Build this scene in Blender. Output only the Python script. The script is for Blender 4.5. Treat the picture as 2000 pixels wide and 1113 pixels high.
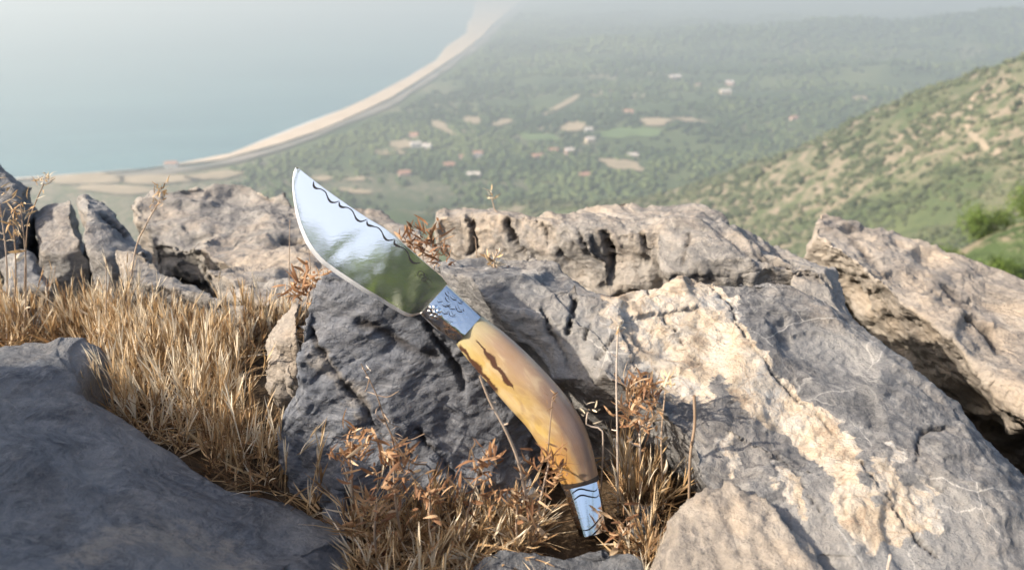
import bpy, bmesh, math, random
import numpy as np
from mathutils import Vector
from mathutils.bvhtree import BVHTree

for _o in list(bpy.data.objects):
    bpy.data.objects.remove(_o)
SC = bpy.context.scene
COL = SC.collection
R = math.radians

# ------------------------------------------------------------------ camera
PITCH = R(19.6)
FPX = 1732.0
CAM = np.array((0.0, 0.0, 0.27))
cd = bpy.data.cameras.new('camera')
cam = bpy.data.objects.new('camera', cd)
COL.objects.link(cam)
cam.location = CAM
cam.rotation_euler = (R(90) - PITCH, 0, 0)
cd.sensor_width = 36.0
cd.lens = 36.0 * FPX / 2000.0
cd.clip_start = 0.01
cd.clip_end = 60000.0
cd.dof.use_dof = True
cd.dof.focus_distance = 0.50
cd.dof.aperture_fstop = 12.5
SC.camera = cam

# ------------------------------------------------------------------ sky and sun
SUN = np.array((-0.78, -0.27, 0.56))
SUN = SUN / np.linalg.norm(SUN)
world = bpy.data.worlds.new('World')
SC.world = world
world.use_nodes = True
wn = world.node_tree
sky = wn.nodes.new('ShaderNodeTexSky')
sky.sky_type = 'NISHITA'
sky.sun_disc = False
sky.sun_elevation = math.asin(SUN[2])
sky.sun_rotation = math.atan2(SUN[0], SUN[1])
sky.air_density = 1.0
sky.dust_density = 4.0
bg = wn.nodes['Background']
wn.links.new(sky.outputs[0], bg.inputs['Color'])
bg.inputs['Strength'].default_value = 0.15
sl = bpy.data.lights.new('sun', 'SUN')
sl.energy = 4.6
sl.angle = R(0.6)
sl.color = (1.0, 0.90, 0.77)
sun = bpy.data.objects.new('sun', sl)
COL.objects.link(sun)
sun.rotation_euler = Vector(SUN).to_track_quat('Z', 'Y').to_euler()
SC.view_settings.view_transform = 'Standard'
SC.view_settings.look = 'None'
SC.view_settings.gamma = 1.0
SC.view_settings.use_curve_mapping = False
SC.view_settings.exposure = 0.9
SC.render.engine = 'CYCLES'
SC.cycles.use_denoising = True
SC.cycles.max_bounces = 4
SC.cycles.diffuse_bounces = 2
SC.cycles.glossy_bounces = 2
SC.cycles.transmission_bounces = 4
SC.cycles.transparent_max_bounces = 4
SC.cycles.volume_bounces = 0

# ------------------------------------------------------------------ view geometry helpers
CP, SP = math.cos(PITCH), math.sin(PITCH)

def ray(px, py):
    a = (px - 1000.0) / FPX
    b = (556.5 - py) / FPX
    return np.array((a, CP + SP * b, -SP + CP * b))

def at_y(px, py, Y):
    r = ray(px, py)
    return CAM + r * (Y / r[1])

def at_z(px, py, z):
    r = ray(px, py)
    return CAM + r * ((z - CAM[2]) / r[2])

def at_d(px, py, d):
    return CAM + ray(px, py) * d

def to_px(P):
    q = P - CAM
    dep = q[:, 1] * CP - q[:, 2] * SP
    up = q[:, 1] * SP + q[:, 2] * CP
    return np.stack((1000 + FPX * q[:, 0] / dep, 556.5 - FPX * up / dep), 1)

# ------------------------------------------------------------------ numpy noise
def _hash(ix, iy, iz, seed):
    h = (ix.astype(np.uint32) * np.uint32(374761393) + iy.astype(np.uint32) * np.uint32(668265263)
         + iz.astype(np.uint32) * np.uint32(2147483647) + np.uint32((seed * 362437 + 12345) & 0xffffffff))
    h = (h ^ (h >> np.uint32(13))) * np.uint32(1274126177)
    h = (h ^ (h >> np.uint32(16))) * np.uint32(2246822519)
    return h ^ (h >> np.uint32(15))

def noise(P, scale, seed=0):
    """gradient noise, about -1..1"""
    p = np.asarray(P) * scale + 1000.0
    i = np.floor(p).astype(np.int64)
    f = p - i
    u = f * f * f * (f * (f * 6 - 15) + 10)
    out = 0
    for dx in (0, 1):
        wx = u[:, 0] if dx else 1 - u[:, 0]
        for dy in (0, 1):
            wy = u[:, 1] if dy else 1 - u[:, 1]
            for dz in (0, 1):
                wz = u[:, 2] if dz else 1 - u[:, 2]
                h = _hash(i[:, 0] + dx, i[:, 1] + dy, i[:, 2] + dz, seed)
                gx = (h & np.uint32(1023)) / 511.5 - 1
                gy = ((h >> np.uint32(10)) & np.uint32(1023)) / 511.5 - 1
                gz = ((h >> np.uint32(20)) & np.uint32(1023)) / 511.5 - 1
                out = out + wx * wy * wz * (gx * (f[:, 0] - dx) + gy * (f[:, 1] - dy) + gz * (f[:, 2] - dz))
    return out * 1.4

def fbm(P, scale, octaves=4, seed=0, gain=0.5):
    s, a = 0, 1.0
    for o in range(octaves):
        s = s + a * noise(P, scale * 2 ** o, seed + o * 17)
        a *= gain
    return s

def ridged(P, scale, octaves=3, seed=0):
    s, a = 0, 1.0
    for o in range(octaves):
        s = s + a * (1 - 2 * np.abs(noise(P, scale * 2 ** o, seed + o * 31)))
        a *= 0.5
    return s

def facets(P, n, seed, amp):
    """piecewise tilted planes: nearest random site, each with its own tilt and offset"""
    rng = np.random.default_rng(seed)
    lo, hi = P.min(0), P.max(0)
    S = lo + (hi - lo) * rng.random((n, 3))
    N = rng.normal(size=(n, 3)); N /= np.linalg.norm(N, axis=1)[:, None]
    off = rng.normal(size=n)
    Q = P + 0.012 * np.stack([noise(P, 22, seed + 3), noise(P, 22, seed + 4), noise(P, 22, seed + 5)], 1)
    out = np.empty(len(P))
    for a in range(0, len(P), 40000):
        q = Q[a:a + 40000]
        d = (q * q).sum(1)[:, None] - 2 * q @ S.T + (S * S).sum(1)[None]
        k = d.argmin(1)
        out[a:a + 40000] = ((q - S[k]) * N[k]).sum(1) * amp + off[k] * amp * 0.012
    return out

def chips(P, N, n, r, depth, tilt, seed):
    """knock n flakes off the surface: near-planar cuts with sharp rims that fade out past radius r"""
    rng = np.random.default_rng(seed)
    idx = rng.integers(0, len(P), n)
    P = P.copy()
    for k in idx:
        rr = r * rng.uniform(.5, 1.4); dp = depth * rng.uniform(.3, 1.3)
        nn = N[k] + tilt * rng.normal(size=3); nn /= np.linalg.norm(nn)
        c = P[k] - N[k] * dp
        lo = np.abs(P[:, 0] - P[k, 0]) < rr * 1.6
        lo &= np.abs(P[:, 1] - P[k, 1]) < rr * 1.6
        lo &= np.abs(P[:, 2] - P[k, 2]) < rr * 1.6
        q = P[lo]; v = q - c
        d2 = (v * v).sum(1) / (rr * rr)
        s = v @ nn - d2 * d2 * dp * 3.0
        s = np.clip(s, 0, dp * 3)
        P[lo] = q - nn * s[:, None]
    return P

def seg_dist(P2, poly, closed=False):
    d = np.full(len(P2), 1e9)
    pts = list(poly) + ([poly[0]] if closed else [])
    for a, b in zip(pts[:-1], pts[1:]):
        a = np.array(a, float)[:2]; b = np.array(b, float)[:2]
        ab = b - a
        t = np.clip(((P2 - a) @ ab) / max(ab @ ab, 1e-9), 0, 1)
        d = np.minimum(d, np.linalg.norm(P2 - a - t[:, None] * ab, axis=1))
    return d

def inside(P2, poly):
    c = np.zeros(len(P2), bool)
    n = len(poly)
    for i in range(n):
        x1, y1 = poly[i][:2]; x2, y2 = poly[(i + 1) % n][:2]
        cond = (y1 > P2[:, 1]) != (y2 > P2[:, 1])
        xi = (x2 - x1) * (P2[:, 1] - y1) / ((y2 - y1) if y2 != y1 else 1e-9) + x1
        c ^= cond & (P2[:, 0] < xi)
    return c

# ------------------------------------------------------------------ object helpers
def tag(o, label=None, cat=None, group=None, kind=None):
    if label: o['label'] = label
    if cat: o['category'] = cat
    if group: o['group'] = group
    if kind: o['kind'] = kind
    return o

def mesh_obj(name, verts, faces, mat=None, parent=None, smooth=True):
    me = bpy.data.meshes.new(name)
    me.from_pydata([tuple(map(float, v)) for v in verts], [], faces)
    me.validate()
    if smooth:
        me.polygons.foreach_set('use_smooth', [True] * len(me.polygons))
    if mat: me.materials.append(mat)
    o = bpy.data.objects.new(name, me)
    COL.objects.link(o)
    if parent: o.parent = parent
    return o

def quad_obj(name, V, F, mat=None, parent=None, smooth=True):
    """fast mesh from numpy verts (n,3) and faces (m,k) of one size"""
    V = np.asarray(V, np.float32); F = np.asarray(F, np.int32)
    k = F.shape[1]
    me = bpy.data.meshes.new(name)
    me.vertices.add(len(V)); me.vertices.foreach_set('co', V.ravel())
    me.loops.add(F.size); me.loops.foreach_set('vertex_index', F.ravel())
    me.polygons.add(len(F))
    me.polygons.foreach_set('loop_start', np.arange(0, F.size, k, dtype=np.int32))
    me.update(calc_edges=True)
    if smooth: me.polygons.foreach_set('use_smooth', np.ones(len(F), bool))
    if mat: me.materials.append(mat)
    o = bpy.data.objects.new(name, me)
    COL.objects.link(o)
    if parent: o.parent = parent
    return o

def attr(o, name, vals):
    a = o.data.attributes.new(name, 'FLOAT', 'POINT')
    a.data.foreach_set('value', np.asarray(vals, np.float32))

def empty(name, loc=(0, 0, 0)):
    o = bpy.data.objects.new(name, None)
    o.empty_display_size = 0.02
    COL.objects.link(o)
    o.location = loc
    return o

def adopt(root, *objs):
    """parent meshes given in world coordinates under an Empty at the thing's base"""
    off = np.array(root.location, np.float32)
    for o in objs:
        n = len(o.data.vertices)
        co = np.empty(n * 3, np.float32); o.data.vertices.foreach_get('co', co)
        o.data.vertices.foreach_set('co', (co.reshape(-1, 3) - off).ravel())
        o.data.update()
        o.parent = root

# ------------------------------------------------------------------ materials
class NT:
    def __init__(self, name):
        self.m = bpy.data.materials.new(name)
        self.m.use_nodes = True
        self.t = self.m.node_tree
        self.b = self.t.nodes['Principled BSDF']
        self.out = self.t.nodes['Material Output']
    def n(self, typ, **kw):
        x = self.t.nodes.new('ShaderNode' + typ)
        for k, v in kw.items(): setattr(x, k, v)
        return x
    def l(self, a, b): self.t.links.new(a, b)
    def put(self, sock, v):
        if isinstance(v, bpy.types.NodeSocket): self.l(v, sock)
        elif isinstance(v, (tuple, list)) and len(v) == 3 and sock.type == 'RGBA': sock.default_value = (*v, 1)
        else: sock.default_value = v
    def coord(self, kind='Object'):
        return self.n('TexCoord').outputs[kind]
    def mapping(self, vec, scale=(1, 1, 1), rot=(0, 0, 0), loc=(0, 0, 0)):
        m = self.n('Mapping'); self.l(vec, m.inputs[0])
        m.inputs['Scale'].default_value = scale; m.inputs['Rotation'].default_value = rot; m.inputs['Location'].default_value = loc
        return m.outputs[0]
    def noise(self, vec, scale, detail=6, rough=0.55, dist=0.0):
        x = self.n('TexNoise'); self.l(vec, x.inputs['Vector'])
        x.inputs['Scale'].default_value = scale; x.inputs['Detail'].default_value = detail
        x.inputs['Roughness'].default_value = rough; x.inputs['Distortion'].default_value = dist
        return x.outputs['Fac']
    def vor(self, vec, scale, feature='F1', out='Distance', rnd=1.0):
        x = self.n('TexVoronoi'); x.feature = feature
        self.l(vec, x.inputs['Vector']); x.inputs['Scale'].default_value = scale
        x.inputs['Randomness'].default_value = rnd
        return x.outputs[out]
    def ramp(self, fac, stops, interp='LINEAR'):
        x = self.n('ValToRGB'); self.l(fac, x.inputs[0])
        x.color_ramp.interpolation = interp
        e = x.color_ramp.elements
        while len(e) < len(stops): e.new(0.5)
        for k, (p, c) in enumerate(stops):
            e[k].position = p
            e[k].color = (*c, 1) if isinstance(c, (tuple, list)) else (c, c, c, 1)
        return x.outputs[0]
    def mix(self, fac, a, b, mode='MIX'):
        x = self.n('Mix', data_type='RGBA', blend_type=mode)
        self.put(x.inputs[0], fac); self.put(x.inputs[6], a); self.put(x.inputs[7], b)
        return x.outputs[2]
    def math(self, op, a, b=0.0, clamp=False):
        x = self.n('Math', operation=op); x.use_clamp = clamp
        self.put(x.inputs[0], a); self.put(x.inputs[1], b)
        return x.outputs[0]
    def mrange(self, v, a, b, c=0.0, d=1.0):
        x = self.n('MapRange'); self.put(x.inputs[0], v)
        for k, q in enumerate((a, b, c, d)): self.put(x.inputs[k + 1], q)
        return x.outputs[0]
    def attr(self, name):
        return self.n('Attribute', attribute_name=name).outputs['Fac']
    def bump(self, h, strength, dist, normal=None):
        x = self.n('Bump'); self.put(x.inputs['Height'], h)
        x.inputs['Strength'].default_value = strength; x.inputs['Distance'].default_value = dist
        if normal is not None: self.l(normal, x.inputs['Normal'])
        return x.outputs[0]
    def set(self, **kw):
        for k, v in kw.items(): self.put(self.b.inputs[k.replace('_', ' ')], v)
        return self.m

def rock_mat(name, dark, mid, pale, tan, tan_amt=0.35, vein=0.5, rot=(0.4, 0.5, 0.3), bump=1.0, quartz=(0.50, 0.41, 0.30)):
    t = NT(name)
    c = t.coord()
    warp = t.n('VectorMath', operation='ADD')
    wnz = t.n('TexNoise'); t.l(c, wnz.inputs['Vector']); wnz.inputs['Scale'].default_value = 14; wnz.inputs['Detail'].default_value = 3
    sc = t.n('VectorMath', operation='SCALE'); t.l(wnz.outputs['Color'], sc.inputs[0]); sc.inputs['Scale'].default_value = 0.05
    t.l(c, warp.inputs[0]); t.l(sc.outputs[0], warp.inputs[1]); w = warp.outputs[0]
    strat = t.mapping(w, (1, 1, 5.0), rot)
    big = t.noise(c, 9, 5, 0.6)
    streak = t.noise(strat, 45, 7, 0.65)
    fine = t.noise(c, 260, 6, 0.7)
    grain = t.noise(c, 1100, 3, 0.7)
    col = t.mix(t.mrange(streak, 0.40, 0.60), dark, mid)
    wisp = t.noise(t.mapping(w, (1, 1, 3.0), (rot[0] + .5, rot[1] - .3, rot[2])), 85, 8, 0.72, 0.6)
    col = t.mix(t.mrange(wisp, 0.52, 0.66, 0.0, 0.8), col, pale)
    col = t.mix(t.mrange(wisp, 0.46, 0.34, 0.0, 0.6), col, dark)
    col = t.mix(t.math('MULTIPLY', t.mrange(big, 0.47, 0.60), 0.6, True), col, pale)
    # warm weathering, where the 'tan' attribute and noise put it
    tn = t.math('ADD', t.math('MULTIPLY', t.attr('tan'), t.mrange(t.noise(w, 90, 6, 0.7), 0.36, 0.54)), t.math('MULTIPLY', t.mrange(t.noise(w, 20, 6, 0.65), 0.48, 0.60), tan_amt), True)
    tn = t.math('MULTIPLY', tn, t.mrange(fine, 0.25, 0.55), True)
    tancol = t.mix(t.noise(w, 33, 4, 0.6), tan, tuple(0.5 * a + 0.5 * b for a, b in zip(tan, pale)))
    col = t.mix(tn, col, tancol)
    # thin pale calcite veins
    vd = t.vor(t.mapping(w, (1, 1, 0.45), (0.9, 0.3, 0.2)), 22, 'DISTANCE_TO_EDGE')
    vn = t.math('MULTIPLY', t.mrange(vd, 0.012, 0.0), t.mrange(t.noise(c, 17, 2), 0.5, 0.62), True)
    col = t.mix(t.math('MULTIPLY', vn, vein), col, (0.55, 0.52, 0.47))
    # speckle
    col = t.mix(t.mrange(fine, 0.42, 0.68, 0.0, 0.75), col, t.mix(0.5, col, pale))
    pit = t.mrange(t.noise(w, 420, 4, 0.75), 0.40, 0.30)
    col = t.mix(t.math('MULTIPLY', pit, 0.65), col, t.mix(0.75, (0.03, 0.028, 0.026), col))
    col = t.mix(t.mrange(grain, 0.35, 0.75, 0.0, 0.35), t.mix(0.82, (0.02, 0.02, 0.022), col), col)
    # calcite sheet
    q = t.attr('quartz')
    qe = t.math('ADD', q, t.math('MULTIPLY', t.math('SUBTRACT', t.noise(w, 150, 7, 0.75), 0.5), 1.5))
    qm = t.mrange(qe, 0.30, 0.50)
    qn = t.mrange(t.noise(w, 38, 7, 0.68), 0.3, 0.7)
    qc = t.ramp(qn, [(0.12, (0.30, 0.225, 0.155)), (0.35, quartz), (0.55, (0.55, 0.485, 0.395)), (0.75, (0.44, 0.43, 0.40))])
    qc = t.mix(t.mrange(t.vor(t.mapping(w, (1, 1, 1)), 70, 'DISTANCE_TO_EDGE'), 0.03, 0.0, 0.0, 0.45), qc, (0.28, 0.17, 0.10))
    qc = t.mix(t.mrange(fine, 0.3, 0.7, 0.4, 0.0), qc, (0.40, 0.31, 0.23))
    qm = t.math('MULTIPLY', qm, t.mrange(t.noise(w, 62, 7, 0.7), 0.33, 0.45, 0.6, 1.0))
    col = t.mix(qm, col, qc)
    # darker colour along the carved fractures
    col = t.mix(t.math('MULTIPLY', t.attr('crack'), 0.8, True), col, (0.035, 0.025, 0.018))
    h1 = t.math('ADD', t.math('MULTIPLY', streak, 1.0), t.math('MULTIPLY', fine, 0.5))
    h1 = t.math('ADD', h1, t.math('MULTIPLY', t.noise(strat, 110, 5, 0.65), 0.6))
    cell = t.vor(t.mapping(w, (1, 1, 2.2), rot), 130, 'F1', 'Distance')
    h1 = t.math('ADD', h1, t.math('MULTIPLY', cell, 0.7))
    nb = t.bump(h1, 0.7 * bump, 0.0018)
    nb = t.bump(t.math('ADD', fine, t.math('MULTIPLY', grain, 0.35)), 0.9 * bump, 0.0016, nb)
    return t.set(Base_Color=col, Roughness=t.mrange(fine, 0.3, 0.7, 0.62, 0.85), Specular_IOR_Level=0.35, Normal=nb)

M = {}
M['blue_rock'] = rock_mat('blue_rock', (0.078, 0.086, 0.102), (0.215, 0.226, 0.243), (0.37, 0.365, 0.355), (0.52, 0.43, 0.33), 0.22, 0.5, bump=1.6)
M['dark_rock'] = rock_mat('dark_rock', (0.068, 0.076, 0.094), (0.165, 0.178, 0.205), (0.28, 0.285, 0.30), (0.46, 0.38, 0.28), 0.12, 0.35)
M['grey_rock'] = rock_mat('grey_rock', (0.13, 0.125, 0.12), (0.25, 0.235, 0.215), (0.40, 0.365, 0.32), (0.44, 0.34, 0.24), 0.5, 0.3)
M['slab_rock'] = rock_mat('slab_rock', (0.085, 0.085, 0.088), (0.20, 0.195, 0.19), (0.36, 0.345, 0.32), (0.36, 0.28, 0.20), 0.25, 0.8)
M['tan_rock'] = rock_mat('tan_rock', (0.20, 0.175, 0.15), (0.34, 0.29, 0.235), (0.47, 0.41, 0.34), (0.50, 0.38, 0.26), 0.7, 0.15)

def soil_mat():
    t = NT('dry_soil'); c = t.coord()
    n = t.noise(c, 60, 8, 0.7); n2 = t.noise(c, 500, 5, 0.7)
    col = t.ramp(n, [(0.3, (0.035, 0.024, 0.016)), (0.55, (0.11, 0.075, 0.045)), (0.75, (0.22, 0.16, 0.10))])
    return t.set(Base_Color=col, Roughness=0.95, Specular_IOR_Level=0.1, Normal=t.bump(t.math('ADD', n, n2), 1.0, 0.004))
M['soil'] = soil_mat()

def straw_mat(name, stops, trans=0.35):
    t = NT(name)
    col = t.ramp(t.attr('tint'), stops)
    col = t.mix(t.mrange(t.noise(t.coord(), 400, 3), 0.3, 0.7, 0.0, 0.35), col, t.mix(0.5, col, (0.2, 0.1, 0.04)))
    t.set(Base_Color=col, Roughness=0.6, Specular_IOR_Level=0.3)
    tr = t.n('BsdfTranslucent'); t.l(col, tr.inputs[0])
    mx = t.n('MixShader'); mx.inputs[0].default_value = trans
    t.l(t.b.outputs[0], mx.inputs[1]); t.l(tr.outputs[0], mx.inputs[2]); t.l(mx.outputs[0], t.out.inputs['Surface'])
    return t.m
M['straw'] = straw_mat('dry_straw', [(0.0, (0.13, 0.075, 0.04)), (0.25, (0.32, 0.195, 0.095)), (0.55, (0.52, 0.355, 0.18)), (0.8, (0.64, 0.51, 0.335)), (1.0, (0.78, 0.69, 0.53))], 0.22)
M['rust'] = straw_mat('rusty_flower', [(0.0, (0.13, 0.06, 0.032)), (0.4, (0.33, 0.175, 0.09)), (0.75, (0.52, 0.33, 0.18)), (1.0, (0.70, 0.54, 0.35))])
M['twig'] = straw_mat('pale_twig', [(0.0, (0.25, 0.17, 0.11)), (0.6, (0.46, 0.36, 0.27)), (1.0, (0.68, 0.60, 0.52))], 0.05)
M['leaf'] = straw_mat('green_leaf', [(0.0, (0.018, 0.04, 0.012)), (0.5, (0.05, 0.10, 0.02)), (1.0, (0.13, 0.21, 0.035))], 0.3)
# ------------------------------------------------------------------ ground near the viewer
def ground_z(x, y):
    x = np.asarray(x, float); y = np.asarray(y, float)
    z = -0.03 * np.clip((y - 0.62) / 0.08, 0, 1)
    z = z - 0.25 * np.clip((x - 0.16) / 0.12, 0, 1) * np.clip((y - 0.42) / 0.12, 0, 1)
    z = z + 0.014 * np.clip((-.03 - x) / .08, 0, 1) * np.clip((y - .36) / .06, 0, 1) * np.clip((.68 - y) / .12, 0, 1)
    e = np.clip((y - 0.72) / 0.6, 0, 1)
    z = z - 0.75 * e * e
    return z

def make_ground():
    xs = np.concatenate([np.linspace(-5, -1.05, 12), np.linspace(-1, 1, 200), np.linspace(1.05, 5, 12)])
    ys = np.concatenate([np.linspace(-7, -0.3, 18), np.linspace(-0.2, 1.8, 200)])
    X, Y = np.meshgrid(xs, ys)
    P = np.stack([X.ravel(), Y.ravel(), np.zeros(X.size)], 1)
    P[:, 2] = ground_z(P[:, 0], P[:, 1]) + 0.006 * fbm(P, 12, 4, 5) + 0.10 * np.clip(-P[:, 1] - 1, 0, 6) * 0.6
    n = len(xs)
    i = np.arange(len(xs) - 1)[None] + n * np.arange(len(ys) - 1)[:, None]
    F = np.stack([i, i + 1, i + n + 1, i + n], -1).reshape(-1, 4)
    o = quad_obj('ground', P, F, M['soil'])
    tag(o, 'dry brown soil between the rocks under the grass', None, None, 'structure')
    return o
make_ground()

# ------------------------------------------------------------------ rocks
ROCKS = []

def hull_into(bm, pts):
    vs = [bm.verts.new(tuple(map(float, p))) for p in pts]
    r = bmesh.ops.convex_hull(bm, input=vs)
    bad = [v for v in r['geom_interior'] if isinstance(v, bmesh.types.BMVert)]
    bad += [v for v in r['geom_unused'] if isinstance(v, bmesh.types.BMVert)]
    bmesh.ops.delete(bm, geom=list(set(bad)), context='VERTS')

def rock(name, hulls, voxel, mat, label, cat='rock', seed=1, big=0.004, strata=None, fine=0.0006,
         ridge=0.0, cracks=(), quartz=(), notq=(), tans=(), smooth=2, group=None, mids=0.0007, origin=None, terr=.0008, pit=0.0, chip=((60, .07, .005, .12), (170, .022, .0018, .22), (420, .009, .0006, .3))):
    bm = bmesh.new()
    for h in hulls:
        b2 = bmesh.new(); hull_into(b2, h)
        tmp = bpy.data.meshes.new('tmp'); b2.to_mesh(tmp); b2.free()
        bm.from_mesh(tmp); bpy.data.meshes.remove(tmp)
    bmesh.ops.recalc_face_normals(bm, faces=bm.faces)
    me = bpy.data.meshes.new('tmp_rock'); bm.to_mesh(me); bm.free()
    o = bpy.data.objects.new('tmp_rock', me); COL.objects.link(o)
    md = o.modifiers.new('r', 'REMESH'); md.mode = 'VOXEL'; md.voxel_size = voxel; md.use_smooth_shade = True
    if smooth:
        sm = o.modifiers.new('s', 'SMOOTH'); sm.iterations = smooth; sm.factor = 0.5
    dg = bpy.context.evaluated_depsgraph_get()
    m2 = bpy.data.meshes.new_from_object(o.evaluated_get(dg))
    bpy.data.objects.remove(o); bpy.data.meshes.remove(me)
    m2.name = name
    nv = len(m2.vertices)
    def get():
        co = np.empty(nv * 3, np.float32); m2.vertices.foreach_get('co', co)
        no = np.empty(nv * 3, np.float32); m2.vertex_normals.foreach_get('vector', no)
        return co.reshape(-1, 3).astype(float), no.reshape(-1, 3).astype(float)
    P, N = get()
    d = .55 * big * fbm(P, 12, 2, seed)
    if ridge: d = d + ridge * ridged(P, 34, 3, seed + 50)
    P = P + N * np.clip(d, -0.025, 0.02)[:, None]
    ext = (P.max(0) - P.min(0)).max()
    q0 = min(1, ext / .2); P = P + N * (.75 * chip[0][2] * (.25 + .75 * q0) * (.5 + .5 * q0))
    for (n, rr, dp, tl) in chip:
        q = min(1, ext / .2); P = chips(P, N, int(n * max(ext / .3, .3)), rr * (.4 + .6 * q), dp * (.25 + .75 * q) * (.5 + .5 * q), tl, seed + n)
    m2.vertices.foreach_set('co', P.astype(np.float32).ravel()); m2.update()
    P, N = get()
    ax = np.array(strata[0] if strata else (.4, .3, .85), float); ax /= np.linalg.norm(ax)
    PA_ = P + ax[None] * (P @ ax)[:, None] * 2.6
    d = mids * (.6 * fbm(PA_, 45, 3, seed + 9) + .5 * ridged(PA_, 80, 2, seed + 19))
    if strata:
        (bx, h, a) = strata
        b = np.array(bx, float); b /= np.linalg.norm(b)
        t = (P @ b + 0.012 * fbm(P, 14, 3, seed + 21)) / h
        k = np.floor(t).astype(np.int64); f = t - k
        rr = np.random.default_rng(seed + 5).normal(size=4096)
        v0, v1 = rr[k % 4096], rr[(k + 1) % 4096]
        w = np.clip((f - 0.8) / 0.2, 0, 1)
        d = d + a * (v0 + (v1 - v0) * w) * np.clip(0.5 + 1.6 * noise(P, 11, seed + 33), 0, 1)
    tf = fbm(PA_, 24, 5, seed + 61, .55) * 4.5
    tk = np.floor(tf); tw = np.clip((tf - tk - .82) / .18, 0, 1)
    d = d + terr * (tk + tw) * np.clip(.6 + 1.2 * noise(P, 15, seed + 63), 0.1, 1)
    if pit: d = d - pit * np.clip(.3 - np.abs(noise(P, 95, seed + 71)) - .6 * np.abs(noise(P, 190, seed + 72)), -.25, .3) * 3.2
    d = d + fine * fbm(PA_, 170, 2, seed + 77) * 1.2
    px = to_px(P)
    view = P - CAM; view /= np.linalg.norm(view, axis=1)[:, None]
    front = np.clip(-(N * view).sum(1) * 4, 0, 1)
    crack = np.zeros(nv); qz = np.zeros(nv); tn = np.zeros(nv)
    jit = np.stack([fbm(P, 60, 4, seed + 91, .65), fbm(P, 60, 4, seed + 92, .65)], 1)
    for (poly, w, dep) in cracks:
        dd = seg_dist(px + jit * 9, poly)
        g = np.clip(1.25 - dd / w, 0, 1) ** .8 * front * np.clip(.75 + 1.1 * noise(P, 55, seed + 15), .12, 1)
        d = d - dep * g
        crack = np.maximum(crack, g * min(1.0, dep / 0.003))
    for poly in quartz:
        dd = seg_dist(px + jit * 26, poly, True); ins = inside(px + jit * 26, poly)
        qz = np.maximum(qz, np.clip(0.5 + np.where(ins, dd, -dd) / 24, 0, 1) * (front > 0))
    for poly in notq:
        dd = seg_dist(px + jit * 16, poly, True); ins = inside(px + jit * 16, poly)
        qz = np.minimum(qz, 1 - np.clip(0.5 + np.where(ins, dd, -dd) / 18, 0, 1))
    for (poly, soft, amt) in tans:
        dd = seg_dist(px + jit * 26, poly, True); ins = inside(px + jit * 26, poly)
        tn = np.maximum(tn, amt * np.clip(0.5 + np.where(ins, dd, -dd) / soft, 0, 1))
    d = d + qz * 0.0008 * fbm(P, 130, 3, seed + 41)
    P = P + N * d[:, None]
    if origin is None:
        origin = np.array((P[:, 0].mean(), P[:, 1].mean(), P[:, 2].min()))
    ob = bpy.data.objects.new(name, m2)
    COL.objects.link(ob)
    m2.vertices.foreach_set('co', (P - origin).astype(np.float32).ravel()); m2.update()
    ob.location = origin
    m2.polygons.foreach_set('use_smooth', np.ones(len(m2.polygons), bool))
    m2.materials.clear(); m2.materials.append(mat)
    for nm, vals in (('crack', crack), ('quartz', qz), ('tan', tn)):
        attr(ob, nm, vals)
    tag(ob, label, cat, group)
    ROCKS.append(ob)
    return ob

Z, Y = at_z, at_y
def down(pts, z, keep=True, dy=0.0):
    out = list(pts) if keep else []
    for p in pts: out.append(np.array((p[0], p[1] + dy, z)))
    return out

# smooth blue-grey rock filling the lower left corner
knob = [Z(-60, 672, .062), Z(60, 664, .060), Z(170, 660, .054), Z(208, 676, .048), Z(220, 705, .040), Z(208, 745, .030), Z(120, 790, .05), Z(-60, 790, .065)]
body = [Z(-420, 735, .060), Z(-160, 740, .068), Z(130, 770, .050), Z(192, 790, .037), Z(222, 838, .034), Z(305, 893, .030), Z(380, 932, .026), Z(450, 968, .020),
        Z(-560, 1250, .070), Z(-250, 1300, .085), Z(300, 1300, .072), Z(480, 1180, .045), Z(380, 1040, .042), Z(150, 950, .062)]
toe = [Z(430, 962, .021), Z(500, 966, .020), Z(565, 968, .016), Z(610, 1010, .010), Z(692, 1062, .002), Z(735, 1160, -.004), Z(420, 1180, .045), Z(360, 1040, .040)]
rock('smooth_rock', [down(knob, -.04), down(body, -.04), down(toe, -.04)], .0019, M['blue_rock'],
     'large smooth blue-grey rock filling the lower left corner', seed=11, big=.0030, strata=((.35, .25, 1), .011, .0003), fine=.0003, smooth=6, mids=.0004, terr=.0003, chip=((25, .08, .003, .10), (60, .03, .0008, .15)),
     tans=[([(90, 1110), (190, 1040), (300, 1008), (400, 1030), (490, 1100), (480, 1135), (380, 1088), (300, 1066), (220, 1078), (160, 1135)], 26, 1.0)],
     cracks=[([(395, 940), (420, 960), (450, 985)], 3, .0015), ([(300, 900), (330, 935)], 2.5, .0010)])

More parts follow.
